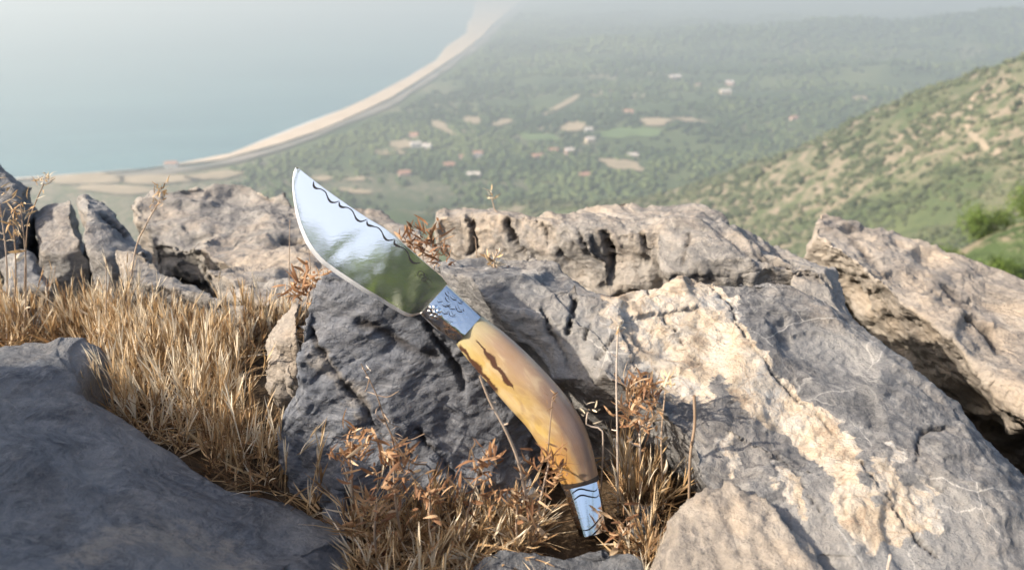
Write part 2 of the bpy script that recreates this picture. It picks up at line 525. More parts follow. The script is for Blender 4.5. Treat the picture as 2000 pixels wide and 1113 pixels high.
# dark rock the knife leans on
face = [Y(586, 584, 0.4190), Y(620, 556, 0.4210), Y(704, 566, 0.4190), Y(778, 601, 0.4165), Y(830, 617, 0.4150), Y(900, 640, 0.4240), Y(985, 760, 0.4260), Y(1085, 860, 0.4240), Y(503, 836, 0.4240), Y(532, 880, 0.4040), Y(655, 935, 0.3920), Y(720, 800, 0.4020), Y(900, 1000, 0.4020), Y(1080, 1000, 0.4080), Y(538, 720, 0.4200)]
back = [(p[0], p[1] + .09, p[2] - .012) for p in face[:8]] + [(p[0], p[1] + .1, -.04) for p in face] + [(p[0], p[1], -.04) for p in face[8:]]
rock('dark_boulder', [face + back], .0014, M['dark_rock'],
     'dark blue-grey boulder that the knife leans against', seed=23, big=.003, strata=((-.5, .3, .8), .010, .0005), terr=.0005, chip=((60, .08, .0045, .10), (160, .026, .0015, .18), (420, .009, .0005, .28)), fine=.0005, smooth=1,
     tans=[([(590, 640), (640, 700), (680, 730), (725, 800), (715, 815), (660, 760), (600, 690)], 16, .8),
           ([(645, 712), (675, 714), (668, 730), (690, 765), (680, 770), (655, 735)], 8, 1.0), ([(678, 815), (724, 813), (722, 825), (690, 824)], 8, 1.0)],
     cracks=[([(595, 640), (625, 690), (650, 722), (690, 770), (722, 812)], 6, .0045), ([(722, 812), (745, 850), (765, 880)], 3, .002),
             ([(815, 842), (835, 872), (870, 895), (890, 930)], 5, .004), ([(838, 632), (870, 680), (900, 740), (905, 760)], 7, .006),
             ([(700, 630), (760, 650), (820, 690), (850, 700)], 9, .003)])

# big outcrop with the calcite sheet
blk = [Y(846, 512, .56), Y(900, 497, .58), Y(985, 490, .60), Y(1090, 505, .60), Y(1160, 525, .57), Y(1215, 522, .57), Y(1290, 530, .55), Y(850, 548, .49), Y(905, 575, .448),
       Y(1040, 570, .46), Y(1190, 560, .475), Y(1010, 680, .432), Y(1100, 790, .415), Y(1200, 700, .425)]
pil = [Y(1068, 585, .455), Y(1120, 560, .462), Y(1195, 575, .455), Y(1232, 660, .432), Y(1240, 752, .408), Y(1195, 800, .398), Y(1120, 775, .402), Y(1082, 700, .425)]
slab = [Y(1168, 566, .468), Y(1200, 552, .478), Y(1335, 505, .515), Y(1350, 508, .515), Y(1430, 520, .515), Y(1560, 552, .505), Y(1648, 600, .50), Y(1700, 705, .475), Y(1800, 770, .45), Y(1850, 828, .43),
        Y(1930, 890, .405), Y(2060, 960, .385), Y(2080, 1180, .30), Y(1480, 1150, .31), Y(1440, 990, .352), Y(1400, 930, .365), Y(1330, 850, .385), Y(1262, 775, .405), Y(1215, 700, .425)]
slabb = slab + [(p[0] + .03, p[1] + .05, p[2] - .10) for p in slab]
sub = [Y(1180, 790, .465), Y(1300, 850, .46), Y(1420, 950, .43), Y(1480, 1060, .39), Y(1150, 850, .465)]
rock('calcite_outcrop', [down(blk, -.04, dy=.03), down(pil, -.03, dy=.03), slabb, down(sub, -.05) + down([(p[0], p[1] + .1, p[2]) for p in sub], -.05)], .0014, M['slab_rock'],
     'big grey outcrop with a cream calcite sheet crossed by cracks', seed=31, big=.0028, strata=((.45, -.55, .6), .009, .0006), terr=.0004, chip=((60, .08, .0040, .09), (160, .028, .0014, .16), (420, .009, .0005, .25)), fine=.0006, smooth=1,
     quartz=[[(1165, 568), (1210, 552), (1260, 550), (1290, 562), (1335, 510), (1350, 505), (1400, 525), (1425, 560), (1430, 600), (1480, 680), (1530, 740), (1570, 770), (1610, 820), (1660, 860),
              (1690, 900), (1740, 870), (1770, 870), (1760, 910), (1830, 950), (1835, 1000), (1825, 1045), (1780, 1030), (1760, 1060), (1700, 1080), (1650, 1010), (1620, 930), (1590, 890), (1550, 870),
              (1530, 850), (1460, 800), (1430, 760), (1395, 740), (1360, 790), (1300, 760), (1240, 700), (1200, 660), (1175, 620)],
             [(1395, 845), (1425, 840), (1440, 870), (1440, 930), (1400, 880)], [(1500, 905), (1540, 930), (1580, 1000), (1570, 1010), (1520, 960)]],
     notq=[[(1385, 745), (1410, 735), (1412, 765), (1395, 790), (1380, 775)], [(1570, 870), (1600, 890), (1635, 960), (1640, 1000), (1600, 980), (1570, 910)],
           [(1665, 925), (1695, 915), (1705, 940), (1685, 955)], [(1680, 965), (1715, 955), (1720, 985), (1700, 995)], [(1742, 880), (1770, 900), (1800, 930), (1770, 950), (1750, 930)],
           [(1680, 885), (1710, 900), (1708, 925), (1690, 915)], [(1398, 630), (1410, 640), (1405, 655)], [(1415, 600), (1440, 605), (1435, 625), (1420, 620)], [(1520, 845), (1535, 855), (1530, 870), (1515, 860)]],
     tans=[([(1095, 560), (1165, 570), (1190, 640), (1215, 700), (1180, 660), (1150, 600)], 20, .5), ([(1500, 560), (1560, 552), (1640, 600), (1640, 640), (1580, 600)], 24, .45)],
     cracks=[([(1245, 555), (1280, 590), (1320, 650), (1370, 710), (1412, 765), (1440, 800), (1470, 830)], 2.2, .0026), ([(1375, 530), (1410, 580), (1470, 680), (1530, 750), (1600, 820), (1690, 910), (1760, 1010), (1830, 1090)], 2.4, .0028),
             ([(1480, 840), (1530, 900), (1580, 960), (1620, 1010)], 2, .002), ([(1645, 890), (1648, 960), (1655, 1020)], 1.8, .0014), ([(1120, 570), (1118, 620), (1105, 650)], 5, .006), ([(1160, 600), (1155, 640), (1140, 660)], 3, .004),
             ([(1195, 660), (1175, 690), (1165, 700)], 3, .004), ([(1060, 600), (1078, 650), (1100, 700), (1130, 745)], 4, .004), ([(1850, 830), (1800, 850), (1790, 900), (1840, 960)], 3, .003), ([(1440, 990), (1500, 1010), (1560, 1060)], 4, .003)])

# ledge behind it, lit on top
top = [Y(853, 414, .78), Y(905, 404, .80), Y(1000, 402, .83), Y(1035, 397, .84), Y(1110, 407, .85), Y(1230, 402, .86), Y(1345, 392, .86), Y(1400, 420, .80), Y(1480, 452, .74),
       Y(860, 428, .745), Y(945, 440, .72), Y(1040, 432, .70), Y(1150, 448, .68), Y(1280, 450, .66), Y(1400, 440, .645), Y(1470, 470, .64)]
left = [Y(853, 412, .78), Y(905, 406, .79), Y(930, 425, .74), Y(858, 440, .735), Y(865, 492, .725), Y(925, 495, .72)]
mid_ = [Y(985, 440, .71), Y(1060, 440, .695), Y(1150, 452, .675), Y(1090, 510, .675), Y(1150, 540, .66), Y(1000, 500, .70), Y(1140, 440, .75), Y(1000, 430, .76)]
right_ = [Y(1290, 450, .655), Y(1400, 432, .66), Y(1480, 455, .70), Y(1570, 488, .68), Y(1650, 522, .625), Y(1645, 540, .60), Y(1560, 520, .60), Y(1400, 500, .61), Y(1300, 540, .62)]
end_ = [Y(1648, 520, .625), Y(1640, 545, .598), Y(1662, 600, .58), Y(1712, 710, .56), Y(1650, 690, .55), Y(1560, 560, .59), Y(1600, 510, .64)]
fill_ = [Y(1130, 450, .74), Y(1330, 450, .72), Y(1130, 540, .70), Y(1330, 545, .66), Y(1130, 430, .80), Y(1330, 430, .80)]
rock('weathered_ledge', [down(fill_, -.04), [*top, *[(p[0], p[1], p[2] - .07) for p in top]], down(left, -.04, dy=.03), down(mid_, -.04, dy=.03), down(right_, -.06, dy=.02), down(end_, -.2, dy=.02)], .0020, M['grey_rock'],
     'pale weathered ledge with a split vertical front behind the outcrop', seed=41, big=.002, strata=((.92, .25, .2), .011, .0012), fine=.0008, smooth=1, pit=.0004, chip=((55, .07, .0035, .10), (200, .024, .0016, .20), (500, .008, .0008, .28)),
     cracks=[([(918, 425), (925, 470), (918, 495)], 6, .012), ([(990, 435), (1005, 470), (1020, 500)], 5, .012), ([(1060, 440), (1090, 490), (1110, 510)], 5, .007), ([(1180, 460), (1200, 500), (1190, 525)], 8, .012),
             ([(1250, 450), (1260, 500), (1290, 530)], 5, .010), ([(1130, 450), (1150, 500)], 4, .005), ([(1340, 470), (1330, 520)], 4, .005), ([(1480, 500), (1560, 530), (1600, 545)], 8, .006)],
     tans=[([(850, 405), (1040, 395), (1040, 430), (960, 500), (850, 500)], 30, .55), ([(1000, 395), (1350, 390), (1420, 425), (1250, 448), (1050, 432)], 30, .35)])

# tilted slab at the far right with the dark hollow under it
lip = [Y(1578, 478, .80), Y(1600, 424, .86), Y(1625, 428, .86), Y(1665, 446, .86), Y(1770, 458, .88), Y(1860, 495, .86), Y(1935, 520, .84), Y(2000, 545, .82), Y(2200, 620, .80),
       Y(1690, 565, .735), Y(1790, 615, .685), Y(1880, 690, .635), Y(1940, 740, .60), Y(2010, 790, .57), Y(2200, 900, .50), Y(1760, 520, .76)]
ext = [(.62, .80, .02), (.95, .85, -.06), (1.05, .60, -.12), (.72, .50, -.14), (.62, .50, -.12)]
ext = ext + [(x, y, -.5) for x, y, z in ext] + [lip[8], lip[14]]
under = [(p[0] + .03, p[1] + .09, p[2] - .07) for p in lip]
wall = [Y(1700, 620, .86), Y(1760, 660, .85), Y(2000, 820, .80), Y(2200, 920, .76), Y(1720, 720, .86), Y(2000, 980, .76), Y(2200, 1100, .70), (.7, 1.0, -.3), (.35, 1.0, -.3), (.3, .93, -.10), (.7, .93, -.14)]
rock('tilted_slab', [lip + under, wall, ext], .0026, M['tan_rock'], 'tan tilted slab at right with a dark hollow beneath it', seed=53, big=.004, 
     strata=((-.3, .4, .85), .016, .0016), fine=.0010, smooth=1, ridge=.0010, pit=.0006, chip=((100, .07, .0065, .12), (280, .025, .0026, .22), (700, .009, .0010, .3)),
     cracks=[([(1660, 460), (1690, 500), (1740, 540)], 8, .004), ([(1850, 560), (1900, 620), (1950, 680)], 10, .006)])

# broad boulder behind the grass
hump = [Y(235, 420, .90), Y(300, 374, .93), Y(345, 362, .95), Y(440, 360, .96), Y(500, 366, .96), Y(575, 378, .95), Y(640, 400, .93), Y(640, 470, .82), Y(560, 520, .76), Y(450, 530, .74), Y(330, 500, .78), Y(250, 470, .83)]
flat = [Y(600, 392, .96), Y(690, 405, .95), Y(765, 422, .92), Y(850, 445, .88), Y(870, 500, .77), Y(760, 540, .70), Y(620, 560, .68), Y(560, 520, .74)]
apron = [Y(300, 500, .77), Y(480, 560, .68), Y(600, 600, .63), Y(700, 600, .62), Y(860, 520, .72), Y(640, 500, .78), Y(420, 560, .68), Y(470, 606, .64)]
rock('broad_boulder', [down(hump, -.1, dy=.02), down(flat, -.1, dy=.02), down(apron, -.06, dy=.02)], .0026, M['grey_rock'],
     'broad weathered boulder with hollows behind the dry grass', seed=67, big=.006, strata=((.1, .35, .95), .014, .0016), fine=.0010, smooth=1, ridge=.0014, pit=.0005, chip=((80, .07, .0055, .12), (260, .025, .0024, .22), (600, .009, .0010, .3)),
     cracks=[([(560, 470), (590, 480), (600, 490)], 9, .012), ([(470, 550), (520, 552)], 6, .004)],
     tans=[([(400, 490), (560, 470), (700, 480), (860, 450), (860, 500), (700, 540), (420, 540)], 30, .8)])

rock('leaning_rock', [down([Y(-260, 300, .86), Y(-300, 420, .80), Y(-260, 520, .74), Y(-70, 270, .84), Y(0, 297, .82), Y(22, 318, .82), Y(48, 348, .82), Y(80, 378, .81), Y(94, 402, .80), Y(90, 440, .78), Y(62, 492, .74), Y(-70, 520, .70), Y(-70, 400, .72), Y(20, 400, .755)], -.03)], .0030,
     M['blue_rock'], 'steep brown-grey rock at the left edge of the frame', seed=71, big=.004, strata=((.7, .2, .6), .012, .0010), smooth=2,
     tans=[([(0, 330), (90, 400), (80, 490), (0, 490)], 20, .6)])
rock('squat_rock', [down([Y(70, 412, .80), Y(84, 398, .80), Y(112, 384, .80), Y(134, 380, .80), Y(146, 400, .78), Y(166, 474, .72), Y(120, 496, .71), Y(50, 494, .72), Y(80, 440, .76), Y(170, 420, .82)], -.02)], .0028, M['slab_rock'],
     'squat brown stone wedged right of the steep left-edge rock', seed=73, big=.003, smooth=1, tans=[([(60, 380), (160, 380), (160, 500), (60, 500)], 30, .5)])
rock('wedge_rock', [down([Y(128, 388, .76), Y(150, 392, .74), Y(184, 381, .76), Y(216, 410, .75), Y(262, 452, .73), Y(300, 494, .70), Y(220, 510, .66), Y(178, 486, .67), Y(150, 450, .70)], -.02)], .0026, M['slab_rock'],
     'grey wedge-shaped rock with a pale ridge behind the grass', seed=79, big=.0025, strata=((.6, .1, .7), .010, .0010), smooth=1,
     cracks=[([(205, 425), (230, 445), (250, 462)], 6, .006)], tans=[([(120, 385), (170, 390), (190, 480), (150, 460)], 14, .5)])
rock('low_wedge_rock', [down([Y(210, 488, .66), Y(238, 480, .66), Y(300, 500, .66), Y(352, 538, .64), Y(420, 575, .61), Y(480, 606, .58), Y(430, 604, .58), Y(310, 565, .60), Y(222, 540, .62)], -.02)], .0024, M['grey_rock'],
     'low grey wedge of rock poking out of the grass', seed=83, big=.0025, strata=((.6, .1, .7), .010, .0010), smooth=1)
rock('pebble', [down([Y(0, 505, .70), Y(25, 488, .70), Y(55, 492, .70), Y(90, 528, .67), Y(100, 560, .62), Y(0, 560, .62)], -.01)], .0020, M['slab_rock'],
     'small grey stone in the grass below the left-edge rock', 'stone', seed=89, big=.002, smooth=1)
rock('pale_stone', [down([Y(522, 645, .50), Y(548, 606, .50), Y(572, 590, .50), Y(596, 592, .49), Y(592, 650, .46), Y(545, 690, .46), Y(520, 682, .47)], -.02)], .0016, M['tan_rock'],
     'pale sunlit stone at the left shoulder of the dark boulder', 'stone', seed=97, big=.002, smooth=1, ridge=.001)
rock('pale_chip', [down([Y(520, 735, .44), Y(535, 705, .44), Y(550, 700, .44), Y(548, 740, .43), Y(528, 760, .43)], -.02)], .0014, M['tan_rock'],
     'small pale chip of stone against the left side of the dark boulder', 'stone', seed=101, big=.001, smooth=1)
rock('sunlit_rock', [down([Y(1285, 1080, .335), Y(1302, 1025, .345), Y(1330, 985, .350), Y(1380, 960, .350), Y(1422, 940, .350), Y(1470, 962, .345), Y(1540, 1012, .335), Y(1592, 1062, .325), Y(1640, 1180, .29),
      Y(1250, 1180, .30), Y(1420, 1050, .325)], -.03)], .0016, M['tan_rock'], 'cream sunlit rock at the lower right in front of the outcrop', seed=103, big=.003, strata=((.9, .1, .2), .012, .0006), smooth=4, mids=.0006, chip=((30, .05, .003, .2), (120, .02, .0008, .2)))
rock('flat_stone', [down([Z(925, 1080, .012), Z(1010, 1056, .018), Z(1130, 1054, .019), Z(1245, 1072, .015), Z(1280, 1160, .012), Z(920, 1180, .010)], -.02)], .0016, M['blue_rock'],
     'flat blue-grey stone in the grass at the bottom edge', 'stone', seed=107, big=.002, smooth=2)
rock('buried_stone', [down([Z(1200, 985, .012), Z(1240, 950, .020), Z(1285, 960, .020), Z(1290, 1010, .012), Z(1240, 1030, .008)], -.02)], .0016, M['blue_rock'],
     'half buried grey stone in dry grass right of the pommel', 'stone', seed=109, big=.002, smooth=2)
rock('shadow_gap_stone', [down([Z(618, 1000, .010), Z(640, 935, .022), Z(668, 930, .022), Z(690, 985, .012), Z(700, 1040, .004), Z(640, 1045, .004)], -.02)], .0016, M['dark_rock'],
     'small dark stone added in place of the shadow gap between the smooth rock and dark boulder', 'stone', seed=113, big=.002, smooth=2)  # added dark stone imitating the shade of a bare gap in the ground
rock('tiny_stone', [down([Y(1020, 506, .635), Y(1038, 482, .64), Y(1062, 505, .63), Y(1050, 512, .62)], .06)], .0014, M['slab_rock'],
     'small pointed stone lying on the outcrop below the ledge', 'stone', seed=117, big=.001, smooth=1)
# boulder standing outside the frame at left; its shade covers the lower left corner
rock('side_boulder', [down([(-.62, .34, .32), (-.55, .22, .38), (-.5, .0, .40), (-.55, -.20, .39), (-.75, .1, .42), (-.85, -.15, .3), (-.9, .3, .3)], -.05) +
      [(-.42, .34, 0), (-.40, -.15, 0), (-.44, .10, .20)]], .0080, M['blue_rock'],
     'blue-grey boulder just outside the left edge shading the smooth rock', seed=131, big=.01, smooth=2)
# ------------------------------------------------------------------ knife
KT = R(16.0)
KN = np.array((0.0, -math.cos(KT), math.sin(KT)))
KB = at_d(1155, 1030, .447)          # foot of the pommel
def onk(px, py, lift=0.0):
    """point of the knife's middle plane seen at a pixel"""
    r = ray(px, py)
    t = ((KB - CAM) @ KN) / (r @ KN)
    return CAM + r * t + KN * lift

def resample(pts, n):
    P = np.array(pts, float)
    s = np.concatenate([[0], np.cumsum(np.linalg.norm(np.diff(P, axis=0), axis=1))])
    t = np.linspace(0, s[-1], n)
    return np.stack([np.interp(t, s, P[:, k]) for k in range(P.shape[1])], 1)

def smooth_poly(pts, n):
    """Catmull-Rom through the points, resampled evenly"""
    P = np.array(pts, float)
    Q = np.vstack([2 * P[0] - P[1], P, 2 * P[-1] - P[-2]])
    out = []
    for i in range(1, len(Q) - 2):
        for u in np.linspace(0, 1, 12, endpoint=False):
            a, b, c, d = Q[i - 1], Q[i], Q[i + 1], Q[i + 2]
            out.append(.5 * (2 * b + (c - a) * u + (2 * a - 5 * b + 4 * c - d) * u * u + (3 * b - a - 3 * c + d) * u ** 3))
    out.append(P[-1])
    return resample(out, n)

def steel(name, col, rough, aniso_scale=None, bump=0.0):
    t = NT(name); c = t.coord()
    sm = t.noise(c, 35, 4, 0.6)
    scratch = t.noise(t.mapping(c, (1, 14, 1), (0, 0.72, 0)), 220, 4, 0.6)
    rg = t.math('ADD', t.mrange(sm, .3, .7, rough * .6, rough * 1.4), t.mrange(scratch, .45, .8, 0.0, .03))
    nb = t.bump(t.noise(c, 42, 2, 0.4), bump, 0.0016)
    nb = t.bump(scratch, 0.05, 0.0002, nb)
    return t.set(Base_Color=col, Metallic=1.0, Roughness=rg, Normal=nb)
def veiled(m):
    t = m.node_tree; b = t.nodes['Principled BSDF']; out = t.nodes['Material Output']
    g = t.nodes.new('ShaderNodeBsdfPrincipled'); g.inputs['Metallic'].default_value = 1; g.inputs['Roughness'].default_value = .38; g.inputs['Base Color'].default_value = (.85, .85, .85, 1)
    mx = t.nodes.new('ShaderNodeMixShader'); mx.inputs[0].default_value = .10
    t.links.new(b.outputs[0], mx.inputs[1]); t.links.new(g.outputs[0], mx.inputs[2]); t.links.new(mx.outputs[0], out.inputs['Surface'])
    return m
M['blade'] = veiled(steel('polished_blade', (.85, .82, .80), .012, bump=.03))
M['silver'] = steel('silver', (.88, .88, .88), .06, bump=.05)
M['chased'] = steel('chased_silver', (.80, .78, .75), .10, bump=.05)
cn = M['chased'].node_tree
vv = cn.nodes.new('ShaderNodeTexVoronoi'); vv.inputs['Scale'].default_value = 420
tc = cn.nodes.new('ShaderNodeTexCoord'); cn.links.new(tc.outputs['Object'], vv.inputs['Vector'])
bb = cn.nodes.new('ShaderNodeBump'); bb.inputs['Strength'].default_value = .16; bb.inputs['Distance'].default_value = .0006
cn.links.new(vv.outputs['Distance'], bb.inputs['Height'])
cn.links.new(cn.nodes['Principled BSDF'].inputs['Normal'].links[0].from_socket, bb.inputs['Normal'])
cn.links.new(bb.outputs[0], cn.nodes['Principled BSDF'].inputs['Normal'])
M['edge'] = steel('ground_edge', (.95, .95, .95), .46)
t = NT('dark_engraving'); M['niello'] = t.set(Base_Color=(.02, .018, .018), Roughness=.45, Metallic=.3)

def horn():
    t = NT('amber_horn')
    u, v = t.attr('u'), t.attr('v')            # u along the grip 0..1, v across -1..1
    uv = t.n('CombineXYZ'); t.l(u, uv.inputs[0]); t.l(v, uv.inputs[1]); uv = uv.outputs[0]
    warp = t.noise(t.mapping(uv, (5, 1.6, 1)), 1.0, 3)
    fib = t.noise(t.mapping(uv, (4, 90, 1)), 1.0, 5, 0.6)
    cloud = t.noise(t.mapping(uv, (6, 1.8, 1), (0, 0, .3)), 1.0, 5, 0.55, 0.6)
    # lower side yellow, upper side pinkish tan
    side = t.mrange(t.math('ADD', v, t.math('MULTIPLY', t.math('SUBTRACT', warp, .5), 1.2)), -.55, .35)
    col = t.mix(side, (.52, .36, .115), (.40, .265, .165))
    col = t.mix(t.mrange(cloud, .50, .62, 0, .6), col, (.60, .47, .28))
    col = t.mix(t.mrange(cloud, .45, .34, 0, .38), col, (.36, .21, .09))
    # greenish start by the bolster
    col = t.mix(t.mrange(u, .16, .0, 0, .8), col, (.44, .39, .21))
    # grey-violet band along the outer side of the lower half
    g1 = t.math('MULTIPLY', t.mrange(u, .40, .60), t.mrange(u, 1.06, .90), True)
    g2 = t.math('MULTIPLY', t.mrange(t.math('ADD', v, t.math('MULTIPLY', warp, .5)), .22, .5), t.mrange(v, 1.0, .78), True)
    col = t.mix(t.math('MULTIPLY', t.math('MULTIPLY', g1, g2), .88), col, (.155, .105, .09))
    g3 = t.math('MULTIPLY', t.mrange(t.noise(t.mapping(uv, (7, 2.2, 1), (0, 0, .2), (3, 1, 0)), 1.0, 4, .5, .8), .50, .60), t.mrange(u, .30, .50), True)
    col = t.mix(t.math('MULTIPLY', g3, .4), col, (.24, .14, .085))
    # orange area near the cap on the inner side
    o1 = t.math('MULTIPLY', t.mrange(u, .70, .84), t.mrange(t.math('ADD', v, t.math('MULTIPLY', warp, .4)), .35, -.1), True)
    col = t.mix(t.math('MULTIPLY', o1, .75), col, (.50, .235, .045))
    # longitudinal fibres and fine scratches
    fib2 = t.noise(t.mapping(uv, (9, 240, 1)), 1.0, 3, 0.7)
    col = t.mix(t.mrange(fib, .38, .66, 0, .38), col, t.mix(.55, col, (.14, .07, .035)))
    col = t.mix(t.mrange(fib2, .5, .7, 0, .25), col, (.66, .54, .38))
    # two dark burnt streaks with wavy edges
    wob = t.noise(t.mapping(uv, (22, 1, 1)), 1.0, 3, .6)
    for (u0, u1, va, vb, wd, ph) in ((.060, .39, -.02, -.32, .135, 0.0), (.015, .36, -.82, -.92, .17, 2.0)):
        k = t.mrange(u, u0, u1)
        cen = t.math('ADD', t.math('MULTIPLY', k, vb - va), va)
        cen = t.math('ADD', cen, t.math('MULTIPLY', t.math('SUBTRACT', wob, .5), .30))
        cen = t.math('ADD', cen, t.math('MULTIPLY', t.math('SINE', t.math('ADD', t.math('MULTIPLY', u, 72.0), ph)), .04))
        dist = t.math('ABSOLUTE', t.math('SUBTRACT', v, cen))
        w = t.math('MULTIPLY', t.math('ADD', t.math('MULTIPLY', t.math('SINE', t.math('MULTIPLY', u, 43.0)), .3), t.math('ADD', t.math('MULTIPLY', t.math('SINE', t.math('MULTIPLY', k, 3.14)), .6), .3)), wd)
        msk = t.math('MULTIPLY', t.mrange(t.math('DIVIDE', dist, t.math('MAXIMUM', w, .02)), 1.2, .65), t.math('MULTIPLY', t.mrange(u, u0 - .004, u0 + .015), t.mrange(u, u1 + .01, u1 - .02)), True)
        col = t.mix(t.math('MULTIPLY', msk, .94), col, (.060, .020, .014))
    t.set(Base_Color=col, Roughness=t.mrange(fib, .3, .7, .26, .42), Subsurface_Weight=.15, Subsurface_Radius=(.006, .003, .001), Subsurface_Scale=.6, Coat_Weight=.25, Coat_Roughness=.15,
          Normal=t.bump(fib, .12, .0004))
    return t.m
M['horn'] = horn()

knife = empty('knife', KB)
tag(knife, 'hand-forged knife with curved horn handle leaning on the dark boulder', 'knife')

spine = [(578, 325), (614, 353.5), (662.5, 389), (718, 426), (750, 445), (773, 463), (804, 490), (840, 521), (860, 537), (874, 554)]
edge = [(578, 325), (573.5, 338), (571.5, 356), (571.5, 375), (574, 396), (580, 428), (589, 456), (603, 485), (623, 510), (643, 526), (660, 538), (705, 567), (735, 584), (768, 604), (797, 618), (822, 613)]
NU, NV = 90, 26
SPn = smooth_poly(spine, NU); EDn = smooth_poly(edge, NU)
SPn[0] = EDn[0] = (577.5, 325.5)
S3 = np.array([onk(*p) for p in SPn]); E3 = np.array([onk(*p) for p in EDn])
def blade_w(k, t):
    """half thickness at station k (0 tip .. 1 heel), t across from spine (0) to edge (1)"""
    q = min(1, k / .75); q = q * q * (3 - 2 * q)
    return .0017 * (.14 + .86 * q) * (1 - .46 * t - .10 * t * t * t)
def blade_pt(k, t, side, lift=0.0):
    f = k * (NU - 1); i = min(int(f), NU - 2); u = f - i
    s = S3[i] * (1 - u) + S3[i + 1] * u; e = E3[i] * (1 - u) + E3[i + 1] * u
    return s + (e - s) * t + KN * side * (blade_w(k, t) + lift)
T0 = .93
def grid_faces(nu, nv, base=0, flip=False):
    F = []
    for i in range(nu - 1):
        for j in range(nv - 1):
            a = base + i * nv + j
            q = (a, a + 1, a + nv + 1, a + nv)
            F.append(q[::-1] if flip else q)
    return F
V = []; F = []
ts = np.linspace(0, T0, NV)
for side in (1, -1):
    b0 = len(V)
    for i in range(NU):
        for tt in ts: V.append(blade_pt(i / (NU - 1), tt, side))
    F += grid_faces(NU, NV, b0, side < 0)
nn = NU * NV
for i in range(NU - 1):      # spine flat
    a, b = i * NV, (i + 1) * NV
    F.append((a, b, nn + b, nn + a))
blade = mesh_obj('blade', V, F, M['blade'])
blade.data.set_sharp_from_angle(angle=R(30))
V = []; F = []
tb = np.linspace(T0, 1, 4)
for side in (1, -1):
    b0 = len(V)
    for i in range(NU):
        k = i / (NU - 1)
        for j, tt in enumerate(tb):
            p = blade_pt(k, tt, 0) + KN * side * (blade_w(k, T0) * (1 - j / 3) ** .8 + .00003)
            V.append(p)
    F += grid_faces(NU, 4, b0, side < 0)
bevel = mesh_obj('cutting_edge', V, F, M['edge'])
adopt(knife, blade, bevel)
bevel.parent = blade
tag(bevel, 'bright narrow ground cutting edge')

def ribbon(pts2, widths, lift, base=None):
    """flat ribbon on the blade face through pixels, with the given half widths in pixels"""
    P = np.array(pts2, float)
    T = np.gradient(P, axis=0); T /= np.linalg.norm(T, axis=1)[:, None] + 1e-9
    Nn = np.stack([-T[:, 1], T[:, 0]], 1)
    V = []
    for p, n, w in zip(P, Nn, widths):
        V.append(on_blade(p + n * w, lift)); V.append(on_blade(p - n * w, lift))
    F = [(2 * i, 2 * i + 1, 2 * i + 3, 2 * i + 2) for i in range(len(P) - 1)]
    return V, F
def on_blade(p, lift):
    # find station/across by nearest chord, then lift to the near face
    q = onk(p[0], p[1])
    ch = E3 - S3; L2 = (ch * ch).sum(1) + 1e-12
    tt = np.clip(((q - S3) * ch).sum(1) / L2, 0, 1)
    dd = np.linalg.norm(S3 + ch * tt[:, None] - q, axis=1)
    i = int(dd[2:].argmin()) + 2
    return q + KN * (blade_w(i / (NU - 1), float(tt[i])) + lift)

def merge(lists):
    V, F = [], []
    for v, f in lists:
        b = len(V); V += list(v); F += [tuple(x + b for x in q) for q in f]
    return V, F

sc1 = [(612.8, 354), (613, 363), (617.6, 368), (626.6, 369.5), (635.6, 375), (639, 382), (642, 389), (647, 394.7), (655, 395.6), (663.5, 392.5)]
sc2 = [(663, 393), (664, 402), (670, 405), (678.8, 405.5), (687.8, 411), (693, 420), (697, 428), (704, 432.5), (711, 431.5), (718.4, 428)]
sc3 = [(717.5, 430), (719, 439), (729, 442), (740, 445.5), (747, 454), (751, 463), (757, 469), (764, 469), (772.5, 466.5)]
sc4 = [(772, 467), (771.5, 476), (779, 481), (789, 485), (797.5, 494), (801, 505), (807, 512.5), (815, 514), (824, 512)]
parts = []
for s in (sc1, sc2, sc3, sc4):
    P = smooth_poly(s, 40)
    x = np.linspace(0, 1, 40)
    wd = .85 + 1.6 * np.exp(-((x - .16) / .10) ** 2) + 1.3 * np.exp(-((x - .74) / .13) ** 2) + .35 * np.exp(-((x - .45) / .12) ** 2)
    wd = wd * np.clip(np.minimum(x, 1 - x) * 14 + .25, 0, 1)
    parts.append(ribbon(P, wd, .00005))
scal = mesh_obj('scalloped_line', *merge(parts), M['niello'])
scal['kind'] = 'stuff'
tag(scal, 'dark scalloped line engraved along the spine')
adopt(knife, scal); scal.parent = blade

# maker's stamp: sunk oval with a raised head-like mark and two short rows of letters
parts = []
bord = [(818, 527), (823, 525.5), (829, 529), (838, 541), (848, 554), (851, 561), (849, 567), (841, 562), (828, 553), (814, 547), (810, 542), (812, 534), (818, 527)]
parts.append(ribbon(smooth_poly(bord, 60), np.full(60, .55), .00012))
stamp = mesh_obj('stamp_border', *merge(parts), M['silver'])
parts = []
for c in ([(817, 540), (817, 533), (822, 529), (828, 533), (829, 538)], [(819, 541), (824, 536), (830, 538), (833, 544), (829, 548), (825, 546), (826, 541)], [(822, 534), (826, 536), (831, 534)], [(827, 541), (829, 544), (831, 541)]):
    parts.append(ribbon(smooth_poly(c, 24), np.full(24, .75), .00006))
mark = mesh_obj('stamp_mark', *merge(parts), M['niello'])
parts = []
rnd = random.Random(4)
ax = np.array((.72, .69)); nx = np.array((-.69, .72))
for row, (st, n) in enumerate(((np.array((836.5, 544.0)), 5), (np.array((831.5, 549.5)), 7))):
    for k in range(n):
        c = st + ax * k * 2.6
        for q in range(2):
            a = c + nx * rnd.uniform(-1.6, -.6) + ax * rnd.uniform(-.8, .8); b = c + nx * rnd.uniform(.5, 1.5) + ax * rnd.uniform(-.8, .8)
            parts.append(ribbon(np.linspace(a, b, 4), np.full(4, .28), .00006))
